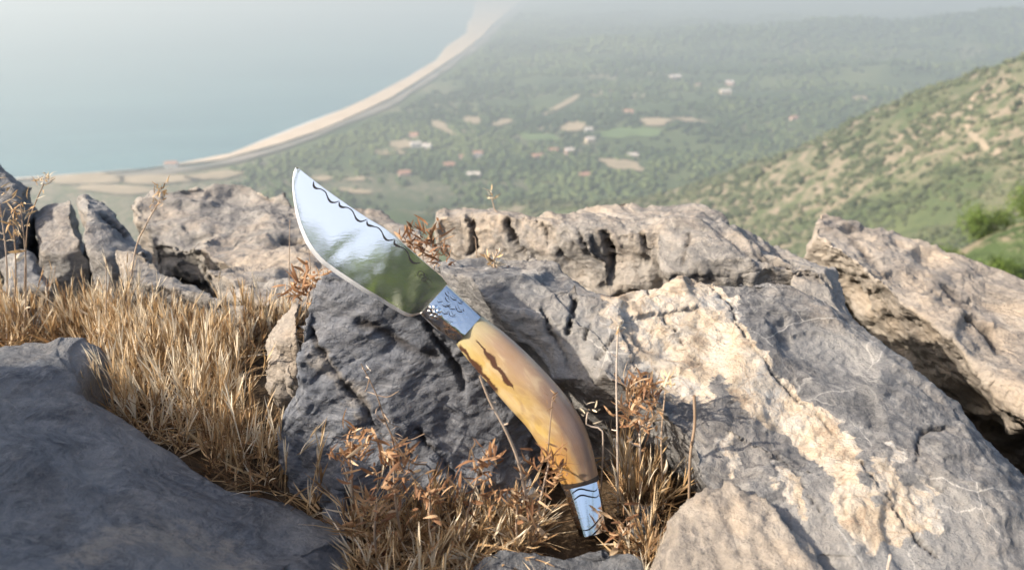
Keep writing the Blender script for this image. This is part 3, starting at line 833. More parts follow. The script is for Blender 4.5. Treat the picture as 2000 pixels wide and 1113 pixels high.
letters = mesh_obj('stamp_letters', *merge(parts), M['niello'])
letters['kind'] = 'stuff'; mark['kind'] = 'stuff'
adopt(knife, stamp, mark, letters)
for o in (stamp, mark, letters): o.parent = blade

# lofted pieces ------------------------------------------------------
def loft(right, left, n, prof, smooth=True, cap=(True, True)):
    """right/left edges in pixels; prof(u, a) -> (across -1..1, thickness in m) for angle index"""
    Rr = smooth_poly(right, n) if smooth else resample(right, n)
    Ll = smooth_poly(left, n) if smooth else resample(left, n)
    A = np.array([onk(*p) for p in Rr]); B = np.array([onk(*p) for p in Ll])
    V, U, W = [], [], []
    m = None
    for i in range(n):
        c = (A[i] + B[i]) / 2; h = (A[i] - B[i]) / 2
        ring = prof(i / (n - 1), np.linalg.norm(h))
        m = len(ring)
        for (v, w) in ring:
            V.append(c + h * v + KN * w); U.append(i / (n - 1)); W.append(v)
    F = [(i * m + j, i * m + (j + 1) % m, (i + 1) * m + (j + 1) % m, (i + 1) * m + j) for i in range(n - 1) for j in range(m)]
    if cap[0]: F.append(tuple(range(m))[::-1])
    if cap[1]: F.append(tuple((n - 1) * m + j for j in range(m)))
    return V, F, np.array(U), np.array(W), A, B

def fix_normals(o, angle=30):
    bm = bmesh.new(); bm.from_mesh(o.data)
    bmesh.ops.recalc_face_normals(bm, faces=bm.faces)
    bm.to_mesh(o.data); bm.free()
    o.data.set_sharp_from_angle(angle=R(angle))

g_right = [(940, 617), (964, 634), (988, 652.5), (1033, 693.6), (1072, 734), (1101, 767), (1126, 802), (1144, 836.6), (1155, 869), (1163, 902), (1168, 926)]
g_left = [(890.5, 671), (902, 687), (914, 702), (939, 732), (961, 757), (992, 793), (1027, 831), (1050, 865), (1066, 893), (1080, 917), (1095, 943)]
def grip_prof(u, h):
    out = []
    end = min(1, .80 + 3.2 * u) if u < .0625 else 1
    for k in range(48):
        a = 2 * math.pi * k / 48
        c, s = math.cos(a), math.sin(a)
        e = 2 / 2.35
        out.append((math.copysign(abs(c) ** e, c) * (.97 + .03 * end), math.copysign(abs(s) ** e, s) * h * .74 * (.92 + .08 * end)))
    return out
V, F, U, W, GA, GB = loft(g_right, g_left, 80, grip_prof)
grip = mesh_obj('handle', V, F, M['horn'])
attr(grip, 'u', U); attr(grip, 'v', W)
fix_normals(grip, 50)
tag(grip, 'curved amber horn handle with dark burnt streaks')

b_right = [(873.5, 556), (940, 617)]
b_left = [(821.5, 613.5), (850, 641), (890.5, 671)]
BP = [(1.0, .10), (.97, .34), (.88, .44), (-.18, .74), (-.30, .74), (-.84, .40), (-.97, .26), (-1.0, .10)]
def bol_prof(u, h):
    q = [(v, w * .0115 * (.94 + .06 * u)) for v, w in BP]
    return q + [(v, -w) for v, w in q[::-1]]
V, F, U, W, BA, BB = loft(b_right, b_left, 14, bol_prof, smooth=False)
bolster = mesh_obj('bolster', V, F, M['chased'])
fix_normals(bolster, 20)
tag(bolster, 'engraved silver bolster between blade and handle')

p_right = [(1168, 927), (1172, 950), (1178.6, 989), (1184, 1024)]
p_left = [(1095, 944), (1104, 968), (1116, 1003), (1127, 1036)]
PP = [(1.0, .10), (.97, .45), (.85, .66), (.22, .80), (-.62, .80), (-.92, .63), (-.99, .40), (-1.0, .10)]
def pom_prof(u, h):
    q = [(v, w * .0095 * (.82 + .62 * u)) for v, w in PP]
    return q + [(v, -w) for v, w in q[::-1]]
V, F, U, W, PA, PB = loft(p_right, p_left, 16, pom_prof)
pommel = mesh_obj('pommel', V, F, M['silver'])
fix_normals(pommel, 24)
tag(pommel, 'silver end cap with wavy engraved lines')
seamV, seamF, _, _, _, _ = loft([(1167.6, 924.5), (1168.6, 928.5)], [(1094.2, 941.5), (1095.6, 945.5)], 2, lambda u, h: [(v * 1.01, w * 1.03) for v, w in pom_prof(u, h)], smooth=False)
seam = mesh_obj('seam_ring', seamV, seamF, M['niello']); fix_normals(seam)
adopt(knife, grip, bolster, pommel, seam)
seam.parent = pommel

def on_loft(A, B, prof_pts, scale, u, v, lift):
    f = u * (len(A) - 1); i = min(max(int(f), 0), len(A) - 2); w = f - i
    a = A[i] * (1 - w) + A[i + 1] * w; b = B[i] * (1 - w) + B[i + 1] * w
    vs = [p[0] for p in prof_pts][::-1]; ws = [p[1] for p in prof_pts][::-1]
    th = np.interp(v, vs, ws) * (scale(u) if callable(scale) else scale)
    return (a + b) / 2 + (a - b) / 2 * v + KN * (th + lift)

def stroke(A, B, prof, scale, uv, half, lift=.00006):
    """crescent stroke on a lofted surface; uv list of (u, v), half width in (u) units"""
    P = smooth_poly(uv, 16)
    T = np.gradient(P, axis=0); T /= np.linalg.norm(T, axis=1)[:, None] + 1e-9
    Nn = np.stack([-T[:, 1], T[:, 0]], 1)
    x = np.linspace(0, 1, 16)
    wd = half * np.sin(np.pi * np.clip(x * .96 + .02, 0, 1)) + half * .12
    V = []
    for p, n, w in zip(P, Nn, wd):
        for s in (1, -1): V.append(on_loft(A, B, prof, scale, min(max(p[0] + n[0] * w * s, 0), 1), p[1] + n[1] * w * s, lift))
    return V, [(2 * i, 2 * i + 1, 2 * i + 3, 2 * i + 2) for i in range(15)]

rnd = random.Random(8)
dark, light = [], []
# (u along the bolster, v across; +1 is the upper edge)
for (u, v, l, k) in ((.14, .72, .16, .10), (.22, .55, .18, .12), (.30, .78, .18, .10), (.12, .25, .12, .14), (.28, .30, .20, .12), (.40, .45, .22, .14), (.55, .62, .24, .14), (.66, .72, .16, .10), (.50, .22, .20, .14),
                     (.60, .02, .20, .14), (.72, .30, .12, .10), (.78, .52, .10, -.08), (.84, .36, .08, -.08), (.80, .05, .10, -.10), (.88, -.08, .10, -.10), (.82, -.25, .09, -.10), (.36, .02, .14, .14), (.46, .85, .12, .08),
                     (.60, -.48, .14, .12), (.70, -.62, .14, .12), (.78, -.50, .12, .10)):
    l *= rnd.uniform(.75, 1.25); tl = rnd.uniform(-.5, .35)
    a = (u - l * .5, v - l * .30 + tl * l); m = (u, v - k * rnd.uniform(.6, 1.3)); b = (u + l * .5, v + l * .12 - tl * l)
    dark.append(stroke(BA, BB, BP, .0115 * .97, (a, m, b), rnd.uniform(.010, .022)))
    light.append(stroke(BA, BB, BP, .0115 * .97, ((a[0], a[1] - .05), (m[0] + .012, m[1] - .06), (b[0], b[1] - .05)), .016, .00014))
    if rnd.random() < .6: dark.append(stroke(BA, BB, BP, .0115 * .97, ((a[0] + .02, a[1] + .11), (m[0] + .03, m[1] + .12), (b[0] - .04, b[1] + .08)), .008))
eng = mesh_obj('bolster_engraving', *merge(dark), M['niello']); eng['kind'] = 'stuff'
engl = mesh_obj('engraving_burr', *merge(light), M['silver']); engl['kind'] = 'stuff'
# rosette: raised boss with petals on the lower facet
parts = []
rc = (.20, -.38)
for k in range(7):
    a = 2 * math.pi * k / 7 + .3
    pc = (rc[0] + .115 * math.cos(a), rc[1] + .26 * math.sin(a))
    V = []; nseg, nr = 12, 4
    for r_ in range(nr + 1):
        for s_ in range(nseg):
            b = 2 * math.pi * s_ / nseg; rr = r_ / nr
            du = .062 * rr * math.cos(b); dv = .15 * rr * math.sin(b)
            V.append(on_loft(BA, BB, BP, .0115 * .96, min(max(pc[0] + du, .01), .99), max(pc[1] + dv, -.93), .0009 * math.sqrt(max(0, 1 - rr * rr)) + .00003))
    F = [(r_ * nseg + s_, r_ * nseg + (s_ + 1) % nseg, (r_ + 1) * nseg + (s_ + 1) % nseg, (r_ + 1) * nseg + s_) for r_ in range(nr) for s_ in range(nseg)]
    parts.append((V, F))
ros = mesh_obj('rosette', *merge(parts), M['silver']); ros['kind'] = 'stuff'
V = []; nseg, nr = 16, 6
for r_ in range(nr + 1):
    for s_ in range(nseg):
        b = 2 * math.pi * s_ / nseg; rr = r_ / nr
        V.append(on_loft(BA, BB, BP, .0115 * .97, rc[0] + .01 + .07 * rr * math.cos(b), rc[1] + .04 + .16 * rr * math.sin(b), .0022 * math.sqrt(max(0, 1 - rr * rr)) + .0004))
F = [(r_ * nseg + s_, r_ * nseg + (s_ + 1) % nseg, (r_ + 1) * nseg + (s_ + 1) % nseg, (r_ + 1) * nseg + s_) for r_ in range(nr) for s_ in range(nseg)]
boss = mesh_obj('rosette_boss', V, F, M['silver'])
parts = []
for (u0, u1, ph) in ((.13, .16, 0), (.25, .28, 0), (.82, .70, 1), (.95, .84, 1)):
    if ph == 0: uv = [(u0 + .10, -.9), (u0 + .02, -.5), (u0 - .02, -.1), (u0 + .05, .35), (u0 + .09, .7), (u0 - .02, .97)]
    else: uv = [(u0 + .05, -.7), (u0 + .06, -.2), (u0 - .02, .3), (u0 - .10, .7), (u0 - .09, .98)]
    parts.append(stroke(PA, PB, PP, lambda u: .0095 * (.82 + .62 * u), uv, .015))
wav = mesh_obj('wavy_engraving', *merge(parts), M['niello']); wav['kind'] = 'stuff'
adopt(knife, eng, engl, ros, boss, wav)
for o in (eng, engl, ros, boss): o.parent = bolster
wav.parent = pommel
# ------------------------------------------------------------------ dry grass and small plants
RB = None
def build_bvh():
    V, F = [], []
    off = 0
    for o in ROCKS:
        n = len(o.data.vertices); co = np.empty(n * 3, np.float32); o.data.vertices.foreach_get('co', co)
        V.append(co.reshape(-1, 3) + np.array(o.location))
        m = len(o.data.polygons); li = np.empty(len(o.data.loops), np.int32); o.data.loops.foreach_get('vertex_index', li)
        if len(li) == 4 * m:
            f = li.reshape(-1, 4)
            F.append(f + off)
        off += n
    V = np.vstack(V); F = np.vstack(F)
    return BVHTree.FromPolygons(V.tolist(), F.tolist())
RB = build_bvh()
def top_at(x, y):
    """height of rock or soil at x, y"""
    g = float(ground_z(np.array([x]), np.array([y]))[0])
    h = RB.ray_cast(Vector((x, y, .6)), Vector((0, 0, -1)))
    if h[0] is not None and h[0].z > g: return h[0].z, True
    return g, False

def blades(B, D, L, W, BD, BA, T, segs=4, taper=.9):
    """many curved blades at once: base, direction, length, half width, bend direction, bend amount, tint"""
    n = len(B)
    D = D / np.linalg.norm(D, axis=1)[:, None]
    rs = np.random.default_rng(n)
    side = np.cross(D, rs.normal(size=(n, 3))); side /= np.linalg.norm(side, axis=1)[:, None] + 1e-9
    V = np.empty((n, segs + 1, 2, 3)); TT = np.empty((n, segs + 1, 2))
    for k in range(segs + 1):
        s = k / segs
        c = B + D * (L * s)[:, None] + BD * (BA * L * s * s)[:, None]
        w = W * (np.sin(np.pi * (.18 + .82 * s)) ** .7 if taper < 1 else (1 - s * .92))
        V[:, k, 0] = c + side * w[:, None]; V[:, k, 1] = c - side * w[:, None]
        TT[:, k, 0] = TT[:, k, 1] = np.clip(T + .12 * s, 0, 1)
    base = (np.arange(n) * (segs + 1) * 2)[:, None, None]
    q = np.array([[2 * k, 2 * k + 1, 2 * k + 3, 2 * k + 2] for k in range(segs)])[None]
    return V.reshape(-1, 3), (base + q).reshape(-1, 4), TT.ravel()

def covered(x, y):
    h = RB.ray_cast(Vector((x, y, -.004)), Vector((0, 0, 1)), .045)
    return h[0] is not None

def scatter(poly_px, n, seed, z=0.0, under=False):
    r = np.random.default_rng(seed)
    W = np.array([at_z(p[0], p[1], z)[:2] for p in poly_px])
    lo, hi = W.min(0), W.max(0)
    out = []
    for _ in range(6):
        if len(out) >= n: break
        q = lo + (hi - lo) * r.random((n * 2, 2))
        q = q[inside(q, [tuple(w) for w in W])]
        for p in q:
            h, rk = (float(ground_z(p[:1], p[1:2])[0]), covered(*p)) if under else top_at(*p)
            if rk: continue
            out.append((p[0], p[1], h))
            if len(out) >= n: break
        if not len(q): break
    return np.array(out)

def grass(name, poly, n, seed, label, hgt=(.026, .048), awns=8, mat='straw', tint=(.53, .26), lean=.32, under=False):
    r = np.random.default_rng(seed)
    B = scatter(poly, n, seed, .008 if not under else 0.0, under)
    B = B[fbm(B, 42, 2, seed + 2) > -.28 + .2 * r.normal(size=len(B))]
    n = len(B)
    Bs, Ds, Ls, Ws, BDs, BAs, Ts = [], [], [], [], [], [], []
    def add(b, d, l, w, bd, ba, t):
        Bs.append(b); Ds.append(d); Ls.append(l); Ws.append(w); BDs.append(bd); BAs.append(ba); Ts.append(t)
    def rdir(m):
        a = r.uniform(0, 2 * np.pi, m); return np.stack([np.cos(a), np.sin(a), np.zeros(m)], 1)
    clump = fbm(B, 30, 2, seed)
    H = r.uniform(*hgt, n) * (1 + .6 * clump) * r.choice([.6, .85, 1.0, 1.0, 1.3], n)
    tb = np.clip(tint[0] + tint[1] * r.normal(size=n) + .25 * clump, 0.02, 1)
    up = np.array((0, 0, 1.0))
    D = up + rdir(n) * (lean * np.abs(r.normal(size=n)))[:, None] + np.array((.06, -.03, 0))
    bd = rdir(n) - up * .3; ba = r.uniform(0, .45, n)
    add(B, D, H, np.full(n, .00030), bd, ba, np.clip(tb - .18, 0, 1))
    tip = B + D / np.linalg.norm(D, axis=1)[:, None] * (H * .62)[:, None] + bd * (ba * H * .38)[:, None]
    for k in range(awns):                                    # brush-like seed head
        dd = D / np.linalg.norm(D, axis=1)[:, None] + rdir(n) * r.uniform(.03, .30, n)[:, None]
        add(tip + D * (H * r.uniform(-.12, .22, n))[:, None], dd, r.uniform(.008, .017, n), r.uniform(.0002, .00045, n), rdir(n), r.uniform(-.1, .25, n), np.clip(tb + .12 + .15 * r.normal(size=n), 0, 1))
    for k in range(3):                                       # basal leaves, some curled
        dd = up * r.uniform(.4, 1, n)[:, None] + rdir(n) * r.uniform(.2, .9, n)[:, None]
        add(B + rdir(n) * .002, dd, r.uniform(.010, .034, n), r.uniform(.00025, .00065, n), rdir(n) - up * .5, r.uniform(0, 1.1, n), np.clip(tb - .22 + .25 * r.normal(size=n), 0, 1))
    V, F, T = blades(np.vstack(Bs), np.vstack(Ds), np.concatenate(Ls), np.concatenate(Ws), np.vstack(BDs), np.concatenate(BAs), np.concatenate(Ts), 4)
    o = quad_obj(name, V, F, M[mat])
    attr(o, 'tint', T)
    tag(o, label, 'grass', None, 'stuff')
    return o
left_poly = [(-560, 570), (-160, 560), (0, 545), (90, 550), (200, 560), (330, 640), (470, 655), (570, 640), (590, 650), (490, 720), (460, 840), (510, 900), (620, 965), (640, 1040), (560, 1010), (220, 860), (180, 790), (200, 700), (150, 690), (-160, 700), (-560, 720)]
grass('dry_grass', left_poly, 2900, 3, 'dense dry golden grass between the rocks at left')
grass('dry_grass', [(640, 960), (760, 960), (1000, 1010), (1040, 1010), (1050, 1125), (1210, 1130), (1235, 1050), (1290, 1040), (1290, 1160), (700, 1160)], 300, 4, 'tangled dry brown grass in front of the boulder and pommel', (.012, .030), 6, tint=(.40, .3), lean=.8)
grass('dry_grass', [(1205, 900), (1215, 860), (1300, 880), (1400, 930), (1370, 975), (1300, 1010), (1240, 1040), (1220, 1000)], 240, 5, 'dry brown grass growing between the pommel and the outcrop', (.022, .045), 7, tint=(.42, .25), lean=.35, under=True)
# sprigs: thin litter lying on the soil
r_ = np.random.default_rng(12)
lit = scatter(left_poly, 2000, 8); lit2 = scatter([(640, 940), (1040, 990), (1050, 1130), (1230, 1135), (1235, 1010), (1290, 1000), (1290, 1160), (700, 1160)], 600, 9)
lit = np.vstack([lit, lit2]); nl = len(lit)
a_ = r_.uniform(0, 2 * np.pi, nl)
Dv = np.stack([np.cos(a_), np.sin(a_), r_.uniform(-.05, .35, nl)], 1)
V, F, T = blades(lit + np.array((0, 0, .002)), Dv, r_.uniform(.008, .03, nl), r_.uniform(.0003, .0008, nl), np.array((0, 0, 1.0))[None].repeat(nl, 0), r_.uniform(-.2, .4, nl), r_.uniform(.1, .9, nl), 4)
o = quad_obj('straw_litter', V, F, M['straw']); attr(o, 'tint', T); tag(o, 'loose broken straw littering the soil', 'straw', None, 'stuff')

def tube(path, rad, sides=5):
    P = np.array(path, float); n = len(P)
    rad = np.interp(np.linspace(0, 1, n), np.linspace(0, 1, len(rad)), rad)
    T = np.gradient(P, axis=0); T /= np.linalg.norm(T, axis=1)[:, None] + 1e-12
    ref = np.array((.3, 1, .1)); A = np.cross(T, ref); A /= np.linalg.norm(A, axis=1)[:, None]; Bv = np.cross(T, A)
    V = [P[i] + rad[i] * (math.cos(2 * math.pi * k / sides) * A[i] + math.sin(2 * math.pi * k / sides) * Bv[i]) for i in range(n) for k in range(sides)]
    F = [(i * sides + k, i * sides + (k + 1) % sides, (i + 1) * sides + (k + 1) % sides, (i + 1) * sides + k) for i in range(n - 1) for k in range(sides)]
    return V, F

def petal(b, d, l, w, r, curl=.3):
    """pointed boat-shaped dry leaf or sepal: 3 columns, 6 rows"""
    d = np.array(d, float); d /= np.linalg.norm(d)
    s = np.cross(d, r.normal(size=3)); s /= np.linalg.norm(s); nrm = np.cross(d, s)
    V = []
    for k in range(6):
        t = k / 5
        ww = w * math.sin(math.pi * (.08 + .88 * t)) ** .8
        c = np.array(b) + d * l * t + nrm * curl * l * t * t
        V += [c - s * ww + nrm * ww * .5, c, c + s * ww + nrm * ww * .5]
    F = []
    for k in range(5):
        F += [(3 * k, 3 * k + 1, 3 * k + 4, 3 * k + 3), (3 * k + 1, 3 * k + 2, 3 * k + 5, 3 * k + 4)]
    return V, F

def sprig(name, base, path, label, seed, cat='dry plant', stem_r=(.0006, .0004), clusters=(), leaves=0, leaf_l=.008, mat='rust', stem_mat='twig', branches=(), group=None, tint=(.5, .25), head='dry_flower'):
    """path: world points of the stem; clusters: (t along stem or point, count, size)"""
    r = np.random.default_rng(seed)
    root = empty(name, base)
    P = smooth_poly([np.array(p, float) for p in path], 24)
    st = [tube(P, stem_r)]
    ends = []
    for (t0, dv, l) in branches:
        k = int(t0 * 23); b = P[k]; e = b + np.array(dv) * l
        m = (b + e) / 2 + np.array((0, 0, -.15 * l))
        st.append(tube(smooth_poly([b, m, e], 8), (stem_r[-1], stem_r[-1] * .7), 4)); ends.append(e)
    so = mesh_obj('stem', *merge(st), M[stem_mat])
    attr(so, 'tint', np.clip(.5 + .2 * r.normal() + .15 * noise(np.array([v for v in np.array(so_verts(so))]), 200, seed), 0, 1))
    adopt(root, so)
    fl = []
    tl = []
    for (c, n, size) in clusters:
        c = ends[-c - 1] if isinstance(c, int) else (P[min(int(c * 23), 23)] if isinstance(c, float) else np.array(c))
        for k in range(int(n * 1.5)):
            dv = r.normal(size=3); dv[2] = abs(dv[2]) * .9 + .15
            q = petal(c + r.normal(size=3) * size * .35, dv, size * r.uniform(.4, .85), size * r.uniform(.045, .09), r, r.uniform(-1.2, 1.3))
            fl.append(q); tl += [np.clip(tint[0] + tint[1] * r.normal(), 0, 1)] * 18
    for k in range(leaves):
        t = r.uniform(.1, .95); b = P[int(t * 23)]
        dv = r.normal(size=3); dv[2] = dv[2] * .5 + .3
        fl.append(petal(b, dv, leaf_l * r.uniform(.4, .9), leaf_l * r.uniform(.08, .16), r, r.uniform(-.8, .8))); tl += [np.clip(tint[0] + tint[1] * r.normal(), 0, 1)] * 18
    if fl:
        fo = mesh_obj(head, *merge(fl), M[mat]); attr(fo, 'tint', tl); fo['kind'] = 'stuff'
        adopt(root, fo)
    tag(root, label, cat, group)
    return root
def so_verts(o):
    n = len(o.data.vertices); co = np.empty(n * 3, np.float32); o.data.vertices.foreach_get('co', co); return co.reshape(-1, 3)

def base0(px, py):
    p = at_z(px, py, 0.0); return np.array((p[0], p[1], float(ground_z(p[:1], p[1:2])[0])))
def base_of(p):
    h, _ = top_at(p[0], p[1]); return np.array((p[0], p[1], h))
G1 = 'dry flowering stalks among the grass'
b = base_of(at_z(235, 650, .02)); tp = at_y(312, 392, .62)
sprig('seed_stalk', b, [b, at_y(262, 500, .63), at_y(285, 440, .62), tp], 'tall dry stalk with a brown seed spike leaning against the sea', 21, stem_r=(.0007, .0005), mat='straw', tint=(.35, .2),
      clusters=[(at_y(318, 364, .62), 8, .007), (at_y(315, 376, .62), 8, .007), (at_y(309, 388, .62), 8, .006), (at_y(304, 400, .62), 6, .005), (at_y(299, 412, .62), 5, .004)], head='seed_spike')
b = base_of(at_z(40, 640, .02))
sprig('seed_stalk', b, [b, at_y(52, 460, .60), at_y(66, 405, .60), at_y(86, 358, .60)], 'dry stalk with a small pale flower head in front of the left-edge rock', 22, stem_r=(.0006, .0004), mat='straw', tint=(.75, .2), clusters=[(at_y(86, 358, .60), 14, .007), (at_y(90, 350, .60), 6, .005)])
for k, (bx, tx, ty, lab) in enumerate([(8, -4, 372, 'pale grass stalk at the very left edge'), (14, 26, 430, 'pale grass stalk with a narrow head by the left edge'), (40, 40, 400, 'bent pale grass stalk below the small flower head')]):
    b = base_of(at_z(bx, 650, .02)); e = at_y(tx, ty, .57)
    sprig('seed_stalk', b, [b, (b + e) / 2 + np.array((.004, 0, .006)), e], lab, 30 + k, stem_r=(.0007, .0004), mat='straw', tint=(.65, .2), clusters=[(1.0, 10, .009), (.9, 6, .008)], leaves=3, leaf_l=.012, head='seed_spike')
b = base_of(at_y(828, 545, .60))
sprig('rusty_plant', b, [b, at_y(826, 500, .60), at_y(818, 475, .60)], 'curled rust-brown dry plant just behind the blade spine', 41, clusters=[(at_y(806, 470, .60), 26, .012), (at_y(838, 468, .60), 24, .012), (at_y(822, 488, .60), 18, .011), (at_y(862, 492, .60), 8, .010)], tint=(.35, .25))
b = base_of(at_y(850, 575, .52))
sprig('rusty_plant', b, [b, at_y(848, 540, .53), at_y(852, 516, .53)], 'low rust-brown sprig where the blade meets the outcrop', 42, clusters=[(at_y(850, 514, .53), 9, .010), (at_y(872, 507, .53), 6, .010)], tint=(.25, .2))
b = base_of(at_z(590, 690, .02))
sprig('rusty_plant', b, [b, at_y(598, 600, .48), at_y(612, 545, .48)], 'orange-brown dry plant above the left shoulder of the dark boulder', 43, clusters=[(at_y(612, 545, .48), 20, .012), (at_y(590, 560, .48), 18, .012), (at_y(640, 556, .48), 10, .011), (at_y(575, 575, .48), 12, .010)], leaves=8, tint=(.55, .22))
b = base0(1248, 1005); yb = .386
sprig('rusty_plant', b, [b, at_y(1250, 880, yb + .005), at_y(1248, 800, yb + .008), at_y(1246, 742, yb + .008)], 'tall orange-brown dry flowering plant right of the handle', 44, stem_r=(.0008, .0005),
      clusters=[(at_y(1246, 748, yb + .006), 14, .010), (at_y(1238, 765, yb + .004), 16, .011), (at_y(1262, 782, yb + .004), 14, .011), (at_y(1240, 800, yb + .004), 16, .011), (at_y(1270, 760, yb + .006), 9, .010), (at_y(1232, 825, yb + .004), 14, .011), (at_y(1262, 830, yb + .004), 12, .010)],
      leaves=14, tint=(.62, .22), branches=((.7, (.7, 0, .6), .014), (.6, (-.6, -.2, .6), .012)))
b = base0(1296, 1010); yb = .384
sprig('seed_stalk', b, [b, at_y(1292, 860, yb), at_y(1300, 760, yb)], 'thin stem with a pale bud beside the tall orange-brown plant', 45, mat='straw', tint=(.75, .15), clusters=[(at_y(1300, 752, yb), 14, .008)], leaves=5)
for k, (bx, by, tx, ty, cl, lab) in enumerate([
        (700, 1050, 688, 862, [(690, 862, 12, .011), (680, 885, 12, .011), (705, 880, 8, .010), (672, 905, 8, .010)], 'orange-brown dry sprig leftmost in front of the dark boulder'),
        (790, 1080, 768, 890, [(768, 882, 10, .012), (752, 912, 12, .011), (790, 905, 10, .010), (776, 932, 8, .010)], 'dry sprig with a broad rusty leaf before the dark boulder'),
        (900, 1090, 945, 890, [(945, 895, 12, .011), (955, 915, 10, .010), (935, 935, 10, .009), (958, 972, 10, .010)], 'slanting dry sprig with hanging brown flowers below the handle'),
        (1045, 1080, 1072, 905, [(1082, 903, 14, .011), (1070, 922, 14, .011), (1086, 930, 6, .008), (1040, 905, 6, .009)], 'bright orange-brown flower cluster overlapping the handle end'),
        (1020, 1095, 1010, 985, [(1010, 980, 10, .010), (1030, 1000, 10, .010)], 'short brown sprig left of the pommel'),
        (850, 1110, 840, 965, [(842, 965, 10, .010), (860, 985, 10, .010), (826, 985, 8, .009)], 'short brown sprig centred below the dark boulder'),
        (1200, 1095, 1230, 1020, [(1235, 1015, 9, .010), (1205, 1040, 8, .009)], 'spreading dry sprig at the foot of the pommel'),
        (740, 1110, 735, 985, [(735, 985, 10, .010), (720, 1010, 10, .010)], 'short brown sprig in the lower middle grass right of the smooth rock')]):
    b = base_of(at_z(bx, by, .0)); yb = min(b[1], .372)
    sprig('dry_sprig', b, [b, at_y((bx + tx) / 2 - 6, (by + ty) / 2, yb), at_y(tx, ty, yb)], lab, 60 + k, stem_r=(.0007, .0005), clusters=[(at_y(x, y, yb), n, s) for (x, y, n, s) in cl], leaves=16, leaf_l=.009, tint=(.5, .28), group='dry sprigs in front of the boulder')
def twig(name, pts, label, seed, r0=.0009, r1=.0006, knots=8, mat='twig', cl=(), tint=(.7, .15)):
    P = [np.array(p) for p in pts]
    rr = np.random.default_rng(seed)
    br = [(float(rr.uniform(.1, .95)), rr.normal(size=3) * np.array((1, .6, .6)) + np.array((0, 0, .6)), float(rr.uniform(.0015, .003))) for _ in range(knots)]
    return sprig(name, P[0], P, label, seed, 'twig', (r0, r1), cl, 0, .006, 'straw', mat, br, tint=tint)
b = base_of(at_z(1045, 1060, .0)); yb = min(b[1], .366)
twig('pale_twig', [b, at_y(1030, 985, yb), at_y(1012, 900, yb - .002), at_y(985, 835, yb - .003), at_y(960, 790, yb - .003), at_y(945, 755, yb - .003), at_y(937, 733, yb - .003)], 'pale bare twig curving up in front of the handle', 81, .0010, .0006, 14)
b = base0(1207, 1005); yb = .386
twig('pale_twig', [b, at_y(1206, 860, yb), at_y(1204, 740, yb), at_y(1207, 640, yb)], 'straight thin grey stalk right of the handle', 82, .0006, .0004, 3, cl=[(1.0, 4, .005)])
b = base_of(at_z(1062, 1030, .0)); yb = min(b[1], .37)
twig('pale_twig', [b, at_y(1067, 950, yb), at_y(1072, 860, yb), at_y(1079, 782, yb)], 'thin stalk with a small brown bud crossing the handle', 83, .0004, .0003, 0, cl=[(at_y(1079, 778, yb), 8, .005)], tint=(.2, .1))
b = base0(1345, 1050); yb = .372
twig('pale_twig', [b, at_y(1348, 900, yb), at_y(1357, 830, yb), at_y(1356, 772, yb)], 'short pale straw stalk against the calcite sheet', 84, .0007, .0008, 2)
b = base0(1172, 985); yb = .390
twig('pale_twig', [b, at_y(1178, 860, yb), at_y(1170, 836, yb), at_y(1146, 830, yb), at_y(1148, 805, yb)], 'small star-shaped dry flower on a bent stem right of the handle', 85, .0005, .0004, 1, cl=[(1.0, 7, .006)], tint=(.9, .1))
for k, (tx, ty, bx_, by_, lab) in enumerate([(566, 430, 562, 600, 'thin bare stalk rising left of the cutting edge'), (604, 488, 606, 600, 'thin short stalk just below the cutting edge'), (207, 505, 205, 700, 'thin dark stalk standing in the golden grass')]):
    b = base_of(at_z(bx_, by_ + 40, .01)); yb = b[1]
    twig('pale_twig', [b, at_y((tx + bx_) / 2 + 1, (ty + by_) / 2, yb), at_y(tx, ty, yb)], lab, 95 + k, .0005, .0003, 1, tint=(.35, .1))
b = base_of(at_z(835, 1000, .0)); yb = b[1] - .006
sprig('wiry_plant', b, [b, at_y(800, 900, yb), at_y(760, 840, yb), at_y(735, 770, yb), at_y(705, 710, yb)], 'wiry grey dry plant with curled tendrils against the dark boulder', 86, stem_r=(.0005, .0003), mat='twig', tint=(.6, .2),
      branches=((.9, (-.3, -.1, -.8), .008), (.75, (.8, -.1, .2), .014), (.6, (.7, 0, -.5), .012), (.5, (.5, -.2, -.7), .010), (.4, (.9, 0, .1), .018), (.3, (.8, 0, -.4), .016), (.35, (-.8, 0, .3), .008), (.55, (-.5, -.2, .6), .008)),
      clusters=[(.48, 4, .006), (.36, 5, .006), (.98, 3, .007)], leaves=6, leaf_l=.006)
b = base_of(at_y(972, 425, .74))
sprig('grass_tuft', b, [b, at_y(966, 408, .74), at_y(960, 386, .74)], 'tiny dry grass stalk standing on the pale ledge', 87, mat='straw', clusters=[(1.0, 9, .008)], tint=(.7, .15))
b = base_of(at_y(935, 498, .69))
sprig('grass_tuft', b, [b, at_y(930, 480, .69), at_y(924, 462, .69)], 'small straw tuft in the cleft at the left end of the ledge', 88, mat='straw', clusters=[(0.2, 8, .016)], tint=(.8, .15))
b = base_of(at_y(965, 520, .57))
sprig('grass_tuft', b, [b, at_y(966, 505, .57), at_y(972, 490, .57)], 'small dry tuft lying on top of the outcrop', 89, mat='straw', clusters=[(0.3, 10, .010)], leaves=6, tint=(.55, .3))
b = base_of(at_z(1735, 1130, .06))
sprig('grass_tuft', b, [b, at_y(1735, 1105, b[1]), at_y(1740, 1085, b[1])], 'green-tinged straw tuft at the bottom edge on the outcrop', 90, mat='straw', clusters=[(0.3, 12, .012)], tint=(.8, .15))

